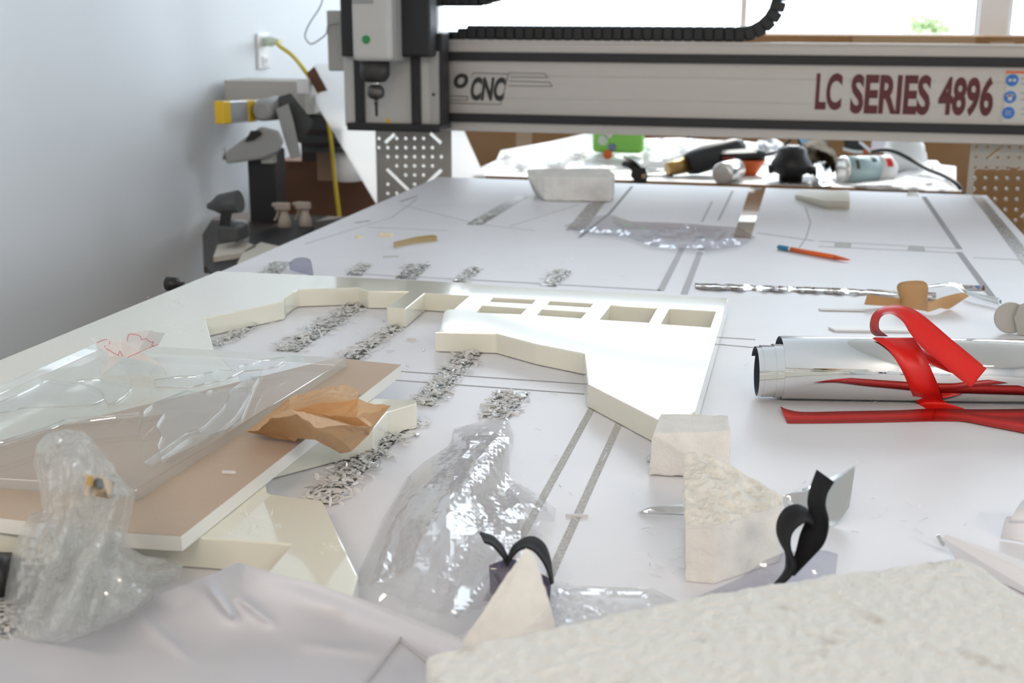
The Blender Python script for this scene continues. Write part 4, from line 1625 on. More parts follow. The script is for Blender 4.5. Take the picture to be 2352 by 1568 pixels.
bm = px_sheet(bagp, 9, lambda x, y, d: max(.0015, zbag(x, y, d)))
bag = obj('plastic_bag', bm, FILM)
tag(bag, 'crumpled clear plastic bag in the middle of the bed near the photographer', 'plastic bag')
inner = [(1050, 1010), (1120, 985), (1165, 1010), (1150, 1090), (1200, 1160), (1190, 1230), (1120, 1330), (1050, 1420), (950, 1390), (850, 1345), (890, 1220), (950, 1110)]
bm = px_sheet(inner, 9, lambda x, y, d: max(.001, .002 + .02 * min(1, d / 80) + (cb2(x, y) - .4) * .014 * min(1, d / 40)))
obj('inner_fold', bm, FILM, bag)
# clear film under the black straps and along the slab
cf = Crumple(41, 7, .007, .04)
film = [(1265, 1330), (1330, 1345), (1500, 1350), (1570, 1385), (1640, 1372), (1600, 1400), (1440, 1440), (1330, 1470), (1270, 1470), (1240, 1400)]
bm = px_sheet(film, 7, lambda x, y, d: max(.0012, .002 + .018 * min(1, d / 40) * cf(x, y * 2) + .004))
tag(obj('clear_film', bm, FILM), 'crumpled clear film lying between the foam shard and the broken foam block', 'plastic film')

# bubble wrap
cw = Crumple(51, 6, .006, .026)
wrap = [(76, 1060), (84, 1020), (110, 993), (150, 985), (190, 990), (210, 1006), (228, 1030), (262, 1064), (268, 1085), (310, 1132), (304, 1180), (294, 1218), (290, 1252), (330, 1276), (375, 1282), (422, 1296), (412, 1330), (360, 1346), (352, 1380), (300, 1420), (230, 1450), (140, 1480), (50, 1470), (8, 1400), (14, 1330), (30, 1260), (52, 1210), (70, 1180), (98, 1172), (92, 1130)]


def zwrap(x, y, d):
    up = max(0, min(1, (1330 - y) / 330))
    z = .016 + .085 * up + .040 * min(1, d / 70) ** .7
    return z + (cw(x * 1.4 + y * .35, y * .6) - .4) * .055 * min(1, d / 26) + .004 * noise.noise(Vector((x * .06, y * .06, 9)))


bm = px_sheet(wrap, 8, lambda x, y, d: max(.003, zwrap(x, y, d)))
bw = obj('bubble_wrap', bm, BUBBLE)
tag(bw, 'crumpled heap of clear bubble wrap standing at the left over the tan board', 'bubble wrap')
wrap2 = [(60, 1220), (140, 1170), (250, 1200), (320, 1290), (380, 1310), (330, 1390), (200, 1450), (60, 1450), (25, 1370)]
bm = px_sheet(wrap2, 10, lambda x, y, d: max(.002, zwrap(x, y, d) - .03 + (cw(x + 300, y) - .4) * .03))
obj('inner_layer', bm, BUBBLE, bw)
lab = new()
Lq = [atY(x, y, .84 + .001 * i) for i, (x, y) in enumerate(((196, 1092), (226, 1096), (262, 1106)))]
zl = lambda x, y: zwrap(x, y, edge_dist(x, y, wrap)) + .010
L = [at(x, y, zl(x, y)) for x, y in ((199, 1088), (228, 1094), (262, 1106))]
R = [at(x, y, zl(x, y)) for x, y in ((194, 1136), (222, 1140), (256, 1146))]
add_ribbon(lab, L, R, .0004, 4, 2)
o2 = obj('paper_label', lab, M('tan label', (0.62, 0.47, 0.32), .7, bump=(60, .1)), bw, label='tan shipping label with a dark barcode')
bm = new()
add_ribbon(bm, [at(x, y, zl(x, y) + .002) for x, y in ((222, 1096), (244, 1102))], [at(x, y, zl(x, y) + .002) for x, y in ((220, 1118), (241, 1122))], .0004, 2, 1)
obj('barcode', bm, M('barcode grey', (0.11, 0.10, 0.10), .7, bump=(60, .1)), o2)
bm = new()
add_ribbon(bm, [at(x, y, zl(x, y) + .002) for x, y in ((202, 1092), (214, 1094))], [at(x, y, zl(x, y) + .002) for x, y in ((198, 1114), (212, 1116))], .0004, 2, 1)
obj('stamp', bm, M('ochre stamp', (0.45, 0.27, 0.05), .7, bump=(60, .1)), o2)

# black rolled tube and dark bits at the left edge
bm = new()
a, c = at(-120, 1335, .018), at(22, 1322, .018)
add_lathe(bm, a, c - a, [(0, .014), ((c - a).length * .92, .014), ((c - a).length, .012)], 24)
tag(obj('black_tube', bm, BLACK), 'black tube poking in from the left edge beside the bubble wrap', 'tube')
bm = prism([[(p.x, p.y) for p in pxpoly([(-200, 1262), (28, 1268), (34, 1300), (-200, 1310)], .012)]], .001, .012)
tag(obj('black_strip', bm, DGREY), 'dark flat strip behind the black tube at the left edge', 'strip')
bm = prism([[(p.x, p.y) for p in pxpoly([(-260, 1186), (96, 1204), (108, 1232), (-260, 1252)], 0.0375)]], .026, .0365)
# black webbing straps
bm = new()
ya = .757
out_ = [(1102, 1223), (1130, 1231), (1152, 1252), (1164, 1277), (1166, 1290)]
in_ = [(1113, 1245), (1131, 1252), (1148, 1270), (1158, 1284), (1163, 1294)]
add_ribbon(bm, [atY(x, y, ya + .014) for x, y in out_], [atY(x, y, ya - .006) for x, y in in_], .0016, 6, 2)
out_ = [(1162, 1294), (1169, 1276), (1181, 1253), (1205, 1236), (1228, 1234), (1250, 1250), (1262, 1280), (1267, 1312), (1270, 1338)]
in_ = [(1164, 1300), (1176, 1279), (1192, 1263), (1210, 1258), (1228, 1266), (1245, 1286), (1256, 1306), (1263, 1326), (1267, 1342)]
add_ribbon(bm, [atY(x, y, ya + .014) for x, y in out_], [atY(x, y, ya - .006) for x, y in in_], .0016, 6, 2)
tag(obj('webbing_strap', bm, BLACKR), 'black webbing strap loop arching behind the pointed foam shard', 'strap')
bm = new()
add_ribbon(bm, [atY(1124, 1298, ya + .006), atY(1150, 1288, ya + .010), atY(1180, 1284, ya + .012), atY(1266, 1330, ya + .006)],
           [at(1126, 1362, .001), at(1150, 1372, .001), at(1180, 1380, .001), at(1262, 1400, .001)], .0012, 5, 3)
tag(obj('strap_packet', bm, M_clear('violet grey packet', (0.42, 0.38, 0.46), .30, .06, .1, edge=.5, milk=(.34, .31, .38))), 'violet grey see-through packet under the strap loop behind the foam shard', 'packet')
bm = new()
yb = .80
L = [(1877, 1079), (1866, 1108), (1858, 1134), (1856, 1156), (1859, 1178), (1850, 1199), (1838, 1228), (1830, 1262), (1822, 1290), (1812, 1312)]
R = [(1915, 1106), (1906, 1120), (1899, 1134), (1895, 1160), (1902, 1192), (1901, 1222), (1890, 1252), (1868, 1276), (1848, 1296), (1822, 1322)]
add_ribbon(bm, [atY(x, y, yb + .006 + .02 * max(0, (1170 - y) / 90)) for x, y in L], [atY(x, y, yb - .004 + .02 * max(0, (1170 - y) / 90)) for x, y in R], .0016, 6, 3)
out_ = [(1862, 1178), (1848, 1166), (1829, 1159), (1804, 1168), (1788, 1192), (1785, 1219), (1792, 1243), (1804, 1266), (1806, 1291), (1800, 1315), (1776, 1344)]
in_ = [(1868, 1204), (1850, 1198), (1829, 1211), (1817, 1228), (1814, 1250), (1818, 1270), (1826, 1288), (1827, 1304), (1818, 1320), (1804, 1334), (1784, 1346)]
add_ribbon(bm, [atY(x, y, yb + .010) for x, y in out_], [atY(x, y, yb - .012) for x, y in in_], .0016, 6, 3)
tag(obj('webbing_strap', bm, BLACKR), 'black webbing strap twisted into an upright loop at the right of the broken foam block', 'strap')
cp = Crumple(61, 5, .006, .02)
pk = [(1560, 1388), (1630, 1358), (1700, 1326), (1760, 1285), (1800, 1268), (1870, 1262), (1900, 1264), (1925, 1272), (1918, 1330), (1890, 1345), (1800, 1362), (1690, 1385), (1600, 1400)]
bm = px_sheet(pk, 8, lambda x, y, d: max(.001, .004 + .028 * max(0, min(1, (1360 - y) / 90)) + .006 * cp(x, y)))
tag(obj('strap_packet', bm, FILMV), 'clear packet holding the upright black strap loop behind the foam slab', 'packet')
bm = new()
add_ribbon(bm, [at(1664, 1382, .002), at(1680, 1378, .003), at(1697, 1373, .002)], [at(1668, 1394, .002), at(1684, 1392, .002), at(1700, 1384, .002)], .0015, 3, 1)
tag(obj('webbing_scrap', bm, BLACKR), 'small black webbing end peeking over the far edge of the foam slab', 'strap')

# folded white strips at the right edge
bm = new()
add_hull(bm, [at(2160, 1232, .014), at(2172, 1226, .016), at(2196, 1286, .001), at(2216, 1284, .001), at(2500, 1336, .016), at(2500, 1372, .014), at(2500, 1436, .001), at(2500, 1400, .001)])
bmesh.ops.recalc_face_normals(bm, faces=bm.faces)
o = bevel(tag(obj('white_strip', bm, PAPER), 'long white board strip slanting off to the right edge behind the foam slab', 'strip'), .001)
bm = new()
add_ribbon(bm, [at(2352, 1146, .030), at(2340, 1160, .029), at(2322, 1190, .022), at(2315, 1200, .014), at(2312, 1186, .020), at(2306, 1200, .015), at(2298, 1236, .001)],
           [at(2460, 1140, .030), at(2460, 1160, .029), at(2460, 1190, .022), at(2460, 1212, .014), at(2460, 1198, .020), at(2460, 1214, .015), at(2460, 1262, .001)], .0006, 3, 2)
tag(obj('folded_paper', bm, PAPER), 'folded piece of white paper stepping down at the right edge', 'paper sheet')
bm = ribbon([at(2158, 1226, .006), at(2166, 1240, .004), at(2172, 1250, .002)], [at(2150, 1230, .004), at(2158, 1244, .002), at(2166, 1254, .001)], .0004, 4, 1)
tag(obj('mirror_scrap', bm, MIRRORC), 'tiny bright film curl at the left tip of the long white strip', 'film scrap')

# ================================================================== bench beyond the gantry
ZB = -0.016
bench = thing('rear_bench', (-.23, 3.42, 0), 'cluttered white bench with a brown front edge beyond the gantry', 'work table')
obj('benchtop', box(-.83, .36, 3.10, 3.74, ZB - .006, ZB), WHITE, bench)
obj('front_edge', box(-.83, .36, 3.094, 3.10, ZB - .06, ZB - .001), M('brown front edge', (0.26, 0.125, 0.03), .6, bump=(60, .1)), bench)
for x in (-.80, .30):
    for y in (3.14, 3.66):
        obj('leg', box(x, x + .04, y, y + .04, -T, ZB - .006), MDF, bench)


def onb(px, py):
    return at(px, py, ZB)


# heap of white film
ch1 = Crumple(71, 7, .008, .045)
poly = [(1140, 368), (1150, 345), (1190, 338), (1260, 326), (1330, 310), (1372, 302), (1440, 312), (1480, 335), (1480, 372), (1430, 386), (1330, 388), (1200, 392), (1100, 396), (1095, 388)]


def zheap(x, y, d):
    return ZB + .004 + max(0, (386 - y)) * .00052 + (ch1(x, y * 1.6) - .4) * .03 * min(1, d / 14)


bm = px_sheet(poly, 5, lambda x, y, d: max(ZB + .002, zheap(x, y, d)))
tag(obj('plastic_film_heap', bm, WISP), 'bright white heap of plastic film on the rear bench behind the far foam block', 'plastic film')
poly = [(1478, 318), (1560, 316), (1640, 322), (1690, 322), (1760, 330), (1770, 352), (1700, 352), (1600, 372), (1520, 384), (1478, 384)]
bm = px_sheet(poly, 6, lambda x, y, d: max(ZB + .002, ZB + .004 + max(0, (384 - y)) * .00075 + (ch1(x, y * 1.6) - .4) * .035 * min(1, d / 14)))
tag(obj('plastic_film_heap', bm, WISP), 'white heap of plastic film on the rear bench behind the heat gun', 'plastic film')
# green pack
yp = 3.42
t = thing('wipes_pack', Vector((atY(1417, 350, yp).x, yp, T + ZB)), 'bright green plastic pack with an orange and blue print on the rear bench', 'pack')
b = rect_px(1360, 290, 1476, 352, yp, .05)
bevel(obj('pack_body', b, GREEN, t), .012, 4)
bm = new()
for x, y, r in ((1385, 322, .014), (1397, 308, .012)):
    c = atY(x, y, yp - .0005)
    add_rod(bm, c, c + Vector((0, -.001, 0)), r, n=16)
obj('print', bm, M('pale print', (0.55, 0.62, 0.50), .5, bump=(60, .05)), t)
bm = new()
c = atY(1396, 355, yp - .001)
add_rod(bm, c, c + Vector((0, -.001, 0)), .013, n=16)
obj('orange_print', bm, ORANGE, t)
bm = new()
c = atY(1406, 338, yp - .0015)
add_rod(bm, c, c + Vector((0, -.001, 0)), .010, .006, n=16)
obj('blue_print', bm, M('blue violet print', (0.18, 0.2, 0.42), .5, bump=(60, .05)), t)


def lying(name, p, q, prof, m, lab, cat, n=24, parent=None):
    bm = new()
    add_lathe(bm, p, q - p, prof, n)
    o = obj(name, bm, m, parent)
    return tag(o, lab, cat) if not parent else o


# black trigger clamp
t = thing('spring_clamp', onb(1465, 405), 'black spring clamp gripping the front edge of the rear bench', 'clamp')
yk2 = 3.10
bm = new()
add_ribbon(bm, [atY(1432, 360, yk2 + .02), atY(1458, 368, yk2), atY(1478, 388, yk2 - .01)], [atY(1434, 368, yk2 + .01), atY(1450, 382, yk2), atY(1468, 400, yk2 - .01)], .014, 4, 1)
obj('jaw', bm, BLACK, t)
obj('body', bevel_bm if False else hull([atY(x, y, yk2 - .03 + d) for d in (0, .04) for x, y in ((1452, 388), (1482, 384), (1488, 405), (1484, 420), (1462, 420), (1448, 404))]), BLACK, t)
bm = new()
add_tube(bm, [atY(1432, 376, yk2 + .01), atY(1446, 380, yk2), atY(1460, 392, yk2 - .02)], .007)
obj('handle', bm, BLACK, t)
c = atY(1479, 404, yk2 - .032)
bm = new()
add_rod(bm, c, c + Vector((0, -.004, 0)), .006, n=14)
obj('rivet', bm, CHROME, t)
# steel rods beside it
for pa, pb, lab in (((1486, 398), (1545, 390), 'upper thin steel rod between the clamp and the heat gun'), ((1486, 408), (1545, 406), 'lower thin steel rod between the clamp and the heat gun')):
    p, q = onb(*pa) + Vector((0, 0, .004)), onb(*pb) + Vector((0, 0, .004))
    bm = new()
    add_rod(bm, p, q, .003, n=10)
    tag(obj('steel_rod', bm, CHROME), lab, 'rod')

# heat gun
yh = 3.22
t = thing('heat_gun', Vector((atY(1650, 380, yh).x, yh, T + ZB)), 'black heat gun with a brassy nozzle lying on the rear bench', 'heat gun')
A0, A1 = atY(1531, 390, yh - .03), atY(1768, 322, yh + .10)
# barrel axis
n0, n1 = atY(1533, 389, yh - .03), atY(1578, 378, yh)
b1 = atY(1690, 340, yh + .06)
bm = new()
add_lathe(bm, n0, n1 - n0, [(0, .016), (.006, .018), ((n1 - n0).length, .021)])
obj('nozzle', bm, BRASS, t)
bm = new()
ll = (b1 - n1).length
add_lathe(bm, n1, b1 - n1, [(0, .026), (.02, .032), (ll * .4, .034), (ll * .62, .031), (ll, .026), (ll + .02, .018)])
obj('barrel', bm, BLACK, t)
bm = new()
p, q = atY(1655, 362, yh + .03), atY(1756, 356, yh + .05)
add_lathe(bm, p, q - p, [(0, .013), (.03, .018), ((q - p).length * .8, .017), ((q - p).length, .012)])
obj('handle', bm, BLACK, t)
bm = new()
add_ribbon(bm, [atY(1658, 346, yh + .015), atY(1700, 343, yh + .02), atY(1738, 342, yh + .025)], [atY(1656, 354, yh + .01), atY(1700, 352, yh + .015), atY(1738, 350, yh + .02)], .004, 3, 1)
obj('grip_insert', bm, WHITE, t)
obj('trigger', rect_px(1660, 360, 1686, 368, yh - .002, .02), M('dark red plastic', (0.22, 0.01, 0.015), .4, bump=(50, .05)), t)
bm = new()
add_tube(bm, spline([q, atY(1772, 352, yh + .05), atY(1790, 345, yh + .08), atY(1800, 335, yh + .1)]), .004)
obj('power_cord', bm, BLACK, t)

# cans, bowl, router base, clutter
pcan = onb(1668, 422)
bm = new()
p = pcan + Vector((-.012, -.01, .026))
q = p + Vector((.035, .12, 0))
add_lathe(bm, p, q - p, [(0, .020), (.001, .0235), (.004, .0262), (.10, .0262), (.108, .020), (.116, .012)], 32)
tag(obj('tin_can', bm, M('brushed tin', (0.72, 0.72, 0.70), .25, .8, bump=(30, .03))), 'silver can lying end-on on the rear bench below the heat gun', 'can')
bm = new()
c = onb(1716, 408) + Vector((0, .06, 0))
add_lathe(bm, c + Vector((0, 0, .001)), Vector((0, 0, 1)), [(0, .020), (.006, .024), (.036, .042), (.040, .043), (.037, .040), (.010, .022)], 28)
tag(obj('orange_bowl', bm, ORANGE), 'small orange plastic bowl behind the silver can', 'bowl')
yr = 3.13
t = thing('router_motor', onb(1815, 440), 'squat black power tool standing nose-down on the rear bench', 'power tool')
m = mpp(atY(1815, 390, yr))
c = Vector((atY(1816, 400, yr).x, yr + .04, 0))
zz = lambda py: atY(1816, py, yr).z
bm = new()
add_lathe(bm, Vector((c.x, c.y, zz(432))), Vector((0, 0, 1)), [(0, 26 * m), (zz(405) - zz(432), 28 * m), (zz(398) - zz(432), 46 * m), (zz(378) - zz(432), 47 * m), (zz(362) - zz(432), 36 * m), (zz(346) - zz(432), 33 * m), (zz(338) - zz(432), 22 * m)], 20)
obj('motor_body', bm, BLACK, t)
for s in (-1, 1):
    bm = new()
    p = Vector((c.x + s * 38 * m, c.y - .01, zz(392)))
    add_lathe(bm, p, Vector((s, 0, -.1)), [(0, 9 * m), (10 * m, 12 * m), (14 * m, 8 * m)], 14)
    obj('side_knob', bm, BLACK, t)
bm = new()
for k in range(3):
    x = c.x + (k - 1) * 18 * m
    add_box(bm, x - 5 * m, x + 5 * m, c.y - .04, c.y - .02, ZB, zz(418) - T)
obj('foot', bm, BLACK, t)
bm = new()
add_tube(bm, spline([Vector((c.x - 28 * m, c.y, zz(352))), Vector((c.x - 5 * m, c.y, zz(322))), Vector((c.x + 8 * m, c.y, zz(318))), Vector((c.x + 26 * m, c.y, zz(350)))]), .003)
obj('bail', bm, BLACK, t)
# spray can with pale blue label
t0, t1 = atY(1932, 391, 3.20), atY(2046, 372, 3.26)
t = thing('spray_can', onb(1980, 420), 'spray can with a pale blue label lying on the rear bench', 'can')
r_ = 33 * mpp(t0)
d = (t1 - t0)
off = Vector((0, 0, T + ZB + r_ + .001 - (t0.z + t1.z) / 2))
p = t0 + off
dd = Vector((d.x, d.y, 0))
L0 = dd.length
bm = new()
add_lathe(bm, p, dd, [(0, r_ * .80), (.002, r_ * .98), (.006, r_), (.010, r_ * .97)], 32)
obj('base_rim', bm, M('brushed tin', (0.72, 0.72, 0.70)), t)
bm = new()
add_lathe(bm, p + dd.normalized() * .009, dd, [(0, r_ * .97), (L0 * .62, r_ * .97)], 32)
obj('label_band', bm, M('pale blue label', (0.42, 0.56, 0.58), .4, bump=(60, .05)), t)
bm = new()
add_lathe(bm, p + dd.normalized() * (.009 + L0 * .62), dd, [(0, r_ * .97), (L0 * .28, r_ * .97), (L0 * .34, r_ * .7), (L0 * .40, r_ * .5)], 32)
obj('shoulder', bm, WHITE, t)
bm = new()
e = dd.normalized()
for s_, w_, a0 in ((.10, .010, -2.0), (.45, .012, -1.5)):
    ctr = p + e * (L0 * s_ + .01)
    u_ = Vector((-e.y, e.x, 0))
    prev = None
    for k in range(7):
        a = a0 + k * .12
        rr = r_ * .985
        v0 = ctr - u_ * math.cos(a + 1.57 - 3.14) * rr * 0 + (-u_ * math.cos(a + 2.2) + Vector((0, 0, 1)) * math.sin(a + 2.2)) * rr
        row = (bm.verts.new(v0), bm.verts.new(v0 + e * w_))
        if prev:
            bm.faces.new((prev[0], prev[1], row[1], row[0]))
        prev = row
obj('label_print', bm, DGREY, t)
bm = new()
ctr = p + e * (L0 * .80)
prev = None
for k in range(7):
    a = .3 + k * .12
    v0 = ctr + (-u_ * math.cos(a) + Vector((0, 0, 1)) * math.sin(a)) * r_ * .99
    row = (bm.verts.new(v0), bm.verts.new(v0 + e * .016))
    if prev:
        bm.faces.new((prev[0], prev[1], row[1], row[0]))
    prev = row
obj('red_print', bm, RED, t)
# white tub and powdery white heap at the right
bm = new()
c = onb(2086, 412) + Vector((0, .10, .05))
add_lathe(bm, c + Vector((-.05, 0, 0)), Vector((1, .12, 0)), [(0, .044), (.01, .052), (.05, .053), (.075, .046), (.09, .03)], 28)
tag(obj('white_tub', bm, WHITE), 'white rounded tub lying behind the pale blue spray can', 'tub')
ch2 = Crumple(81, 6, .012, .06)
poly = [(1950, 425), (2000, 412), (2050, 400), (2085, 365), (2120, 366), (2140, 375), (2196, 382), (2197, 440), (2100, 438), (1990, 434)]
bm = px_sheet(poly, 5, lambda x, y, d: ZB + .002 + .012 * min(1, d / 20) + (ch2(x, y * 1.5) - .4) * .014 * min(1, d / 8))
tag(obj('white_crumbs', bm, M('white crumbs', (0.84, 0.84, 0.86), .8, bump=(220, 1.0, .004))), 'powdery white crumbs heaped at the right end of the rear bench', 'debris', kind='stuff')
bm = new()
c = onb(2140, 408)
add_lathe(bm, c + Vector((0, 0, .001)), Vector((0, 0, 1)), [(0, .010), (.003, .008), (.006, .0025), (.026, .002), (.028, .001)], 14)
tag(obj('brass_tee', bm, BRASS), 'tiny brass peg standing among the white crumbs', 'peg')
bm = new()
c = onb(2123, 384) + Vector((0, .02, .012))
add_lathe(bm, c, Vector((0, 0, 1)), [(0, .009), (.02, .006), (.028, .003)], 12)
tag(obj('white_nozzle', bm, WHITE), 'little white nozzle standing behind the brass peg', 'nozzle')
# cloth and odd bits behind the spray can
ch3 = Crumple(91, 6, .010, .05)
poly = [(1842, 330), (1870, 318), (1900, 322), (1920, 350), (1930, 382), (1908, 402), (1890, 400), (1866, 388), (1848, 372)]
bm = px_sheet(poly, 5, lambda x, y, d: ZB + .012 + max(0, 400 - y) * .0009 + (ch3(x, y) - .4) * .03 * min(1, d / 10))
tag(obj('work_glove', bm, OLIVE), 'crumpled dark olive work glove behind the black power tool', 'glove')
poly = [(1866, 372), (1885, 366), (1905, 378), (1912, 405), (1905, 425), (1880, 430), (1868, 410)]
bm = px_sheet(poly, 5, lambda x, y, d: ZB + .006 + (430 - y) * .0006 + (ch3(x + 90, y) - .4) * .03 * min(1, d / 8))
tag(obj('foil_wad', bm, MIRRORC), 'crinkled silver foil wad between the power tool and the spray can', 'foil')
b = rect_px(1836, 316, 1858, 345, 3.40, .03)
bevel(tag(obj('blue_block', b, LBLUE), 'small light blue block behind the black power tool', 'block'), .003)
poly = [(1740, 322), (1780, 318), (1800, 330), (1795, 352), (1762, 362), (1740, 350)]
bm = px_sheet(poly, 6, lambda x, y, d: ZB + .012 + max(0, 370 - y) * .0010 + (ch3(x + 50, y) - .4) * .03 * min(1, d / 10))
tag(obj('crumpled_paper', bm, PAPER), 'crumpled pale paper behind the heat gun handle', 'paper')
t = thing('glue_gun', onb(1975, 372) + Vector((0, .15, 0)), 'black and white hand tool with a red trigger behind the spray can', 'hand tool')
yq = 3.36
obj('tool_body', hull([atY(x, y, yq + dy) for dy in (0, .03) for x, y in ((1938, 322), (1978, 320), (1986, 342), (1972, 350), (1940, 345))]), BLACK, t)
bm = new()
add_ribbon(bm, [atY(1974, 322, yq - .004), atY(1990, 334, yq - .004), atY(2004, 346, yq - .004)], [atY(1972, 328, yq - .004), atY(1986, 340, yq - .004), atY(1999, 352, yq - .004)], .006, 3, 1)
add_ribbon(bm, [atY(1936, 338, yq - .004), atY(1960, 344, yq - .004), atY(1982, 346, yq - .004)], [atY(1936, 345, yq - .004), atY(1960, 351, yq - .004), atY(1982, 353, yq - .004)], .006, 3, 1)
obj('white_trim', bm, WHITE, t)
obj('trigger', hull([atY(x, y, yq - .008 + dy) for dy in (0, .01) for x, y in ((1985, 344), (1996, 350), (1988, 352))]), RED, t)
b = rect_px(2003, 318, 2034, 350, 3.52, .04)
tag(obj('pale_jar', b, M('pale violet plastic', (0.50, 0.48, 0.53), .4, bump=(60, .1))), 'pale violet-grey jar behind the cable on the rear bench', 'jar')
cab = tube([atY(x, y, 3.30 - max(0, x - 2100) * .0017) for x, y in ((2000, 349), (2030, 344), (2060, 350), (2095, 368), (2130, 388), (2165, 402), (2195, 420), (2208, 440), (2212, 470))], .0052, 8, 12)
tag(obj('black_cable', cab, BLACK), 'black cable arching over the white crumbs down to the right of the rear bench', 'cable')
# white sheet leaning behind the left leg plate
yv = 3.09
poly = [(722, 148), (752, 207), (716, 222), (862, 465), (1000, 640), (1150, 640), (1150, 480), (1112, 405), (1065, 300), (1000, 130)]
bm = new()
fr = [bm.verts.new(atY(x, y, yv)) for x, y in poly]
bk = [bm.verts.new(atY(x, y, yv) + Vector((0, .004, 0))) for x, y in poly]
bm.faces.new(fr)
bm.faces.new(bk[::-1])
for i in range(len(poly)):
    j = (i + 1) % len(poly)
    bm.faces.new((fr[i], bk[i], bk[j], fr[j]))
bmesh.ops.recalc_face_normals(bm, faces=bm.faces)
for v in bm.verts:
    if v.co.x > -.83 and v.co.z < T - .02:
        v.co.y -= 0.0
tag(obj('corrugated_sheet', bm, CORRU), 'glowing white corrugated plastic sheet leaning behind the left leg plate', 'plastic sheet')

# ================================================================== saw corner by the left wall
ZL = -0.12
sb = thing('side_bench', (-1.2, 2.85, 0), 'low dark side bench between the router bed and the left wall', 'work table')
obj('benchtop', prism([[(-.93, 2.31), (-.93, 2.99), (-1.47, 2.99), (-1.47, 2.90), (-1.38, 2.66), (-1.20, 2.31)]], ZL - .014, ZL), M('dark bench', (0.04, 0.03, 0.025), .6, bump=(40, .2)), sb)
for x in (-1.10, -1.0):
    for y in (2.5, 2.9):
        obj('leg', box(x, x + .05, y, y + .05, -T, ZL - .03), MDF, sb)


def onl(px, py):
    return at(px, py, ZL)


# dark trays and cream scraps
bm = prism([[(p.x, p.y) for p in pxpoly([(476, 612), (520, 560), (640, 520), (720, 520), (660, 560), (560, 620), (500, 640)], ZL + .012)]], ZL + .001, ZL + .012)
tag(obj('dark_tray', bm, BLACK), 'flat black tray on the side bench by the left wall', 'tray')
for i, (poly, lab) in enumerate((([(490, 590), (500, 562), (560, 552), (590, 566), (556, 580)], 'cream board scrap on the black tray nearest the wall'),
                                 ([(545, 604), (560, 576), (600, 556), (640, 565), (640, 580), (590, 604)], 'second cream board scrap on the black tray nearest the router'))):
    bm = prism([[(p.x, p.y) for p in pxpoly(poly, ZL + .024)]], ZL + .013, ZL + .024)
    tag(obj('board_scrap', bm, M('cream scrap', (0.66, 0.62, 0.54), .6, bump=(60, .1))), lab, 'board scrap')
for i, (px, lab) in enumerate(((655, 'beige trigger spray bottle nearer the wall on the side bench'), (702, 'beige trigger spray bottle nearer the router on the side bench'))):
    if i == 0:
        c = onl(px, 532)
        m = mpp(c)
        t = thing('spray_bottle', c, lab, 'spray bottle', 'beige spray bottles')
        bm = new()
        add_lathe(bm, c + Vector((0, 0, .001)), Vector((0, 0, 1)), [(0, 15 * m), (22 * m, 15 * m), (34 * m, 12 * m), (40 * m, 9 * m), (46 * m, 9 * m)], 20)
        obj('bottle', bm, BEIGE, t)
        bm = new()
        k = c + Vector((0, 0, 46 * m))
        add_frame_box(bm, k + Vector((-.004, 0, 12 * m)), Vector((18 * m, 0, 0)), Vector((0, 8 * m, 0)), Vector((0, 0, 9 * m)))
        add_frame_box(bm, k + Vector((-24 * m, 0, 15 * m)), Vector((6 * m, 0, 0)), Vector((0, 5 * m, 0)), Vector((0, 0, 5 * m)))
        bevel(obj('spray_head', bm, BEIGE, t), .004)
        bm = new()
        add_ribbon(bm, [k + Vector((-14 * m, -4 * m, 4 * m)), k + Vector((-18 * m, -4 * m, -10 * m)), k + Vector((-24 * m, -4 * m, -20 * m))], [k + Vector((-14 * m, 4 * m, 4 * m)), k + Vector((-18 * m, 4 * m, -10 * m)), k + Vector((-24 * m, 4 * m, -20 * m))], .004, 3, 1)
        obj('trigger', bm, BEIGE, t)
        first = t
    else:
        dup(first, onl(px, 530), lab)

# cordless drill
yd = 2.42
t = thing('cordless_drill', onl(525, 560), 'dark grey cordless drill standing on the side bench by the left wall', 'drill')
bm = new()
p, q = atY(478, 474, yd), atY(550, 462, yd)
add_lathe(bm, p, q - p, [(0, .006), (.012, .011), (.03, .022), ((q - p).length, .024)], 18)
obj('drill_body', bm, DGREY, t)
obj('grip', hull([atY(x, y, yd - .018 + dy) for dy in (0, .036) for x, y in ((508, 476), (536, 472), (528, 520), (502, 535))]), BLACK, t)
bevel(obj('battery', rect_px(498, 520, 545, 556, yd - .03, .06), DGREY, t), .006)
b = rect_px(536, 508, 562, 556, yd + .04, .02)
tag(obj('white_card', b, M('grey white card', (0.55, 0.54, 0.54), .6, bump=(60, .1))), 'small white printed card standing behind the drill battery', 'card')

# mitre saw on a black pedestal
ys_ = 2.86
t = thing('mitre_saw', Vector((atY(602, 540, ys_).x, ys_, T + ZL)), 'grey mitre saw on a black pedestal by the left wall', 'mitre saw')
zf = atY(600, 345, ys_).z - T
bevel(obj('pedestal', rect_px(572, 345, 634, 585, ys_, .07), BLACK, t), .004)
bm = hull([atY(x, y, ys_ - .05 + dy) for dy in (0, .05) for x, y in ((515, 352), (560, 318), (600, 290), (640, 300), (652, 325), (640, 350), (600, 366), (520, 376))])
bevel(obj('saw_base', bm, GREY, t), .006)
obj('kerf_opening', hull([atY(x, y, ys_ - .056 + dy) for dy in (0, .008) for x, y in ((562, 326), (576, 300), (596, 300), (602, 308), (584, 322))]), BLACK, t)
bm = new()
p = atY(622, 250, ys_ + .02)
add_lathe(bm, p + Vector((0, -.06, 0)), Vector((0, 1, 0)), [(0, .018), (.01, .026), (.10, .030), (.12, .024)], 22)
obj('motor_housing', bm, GREY, t)
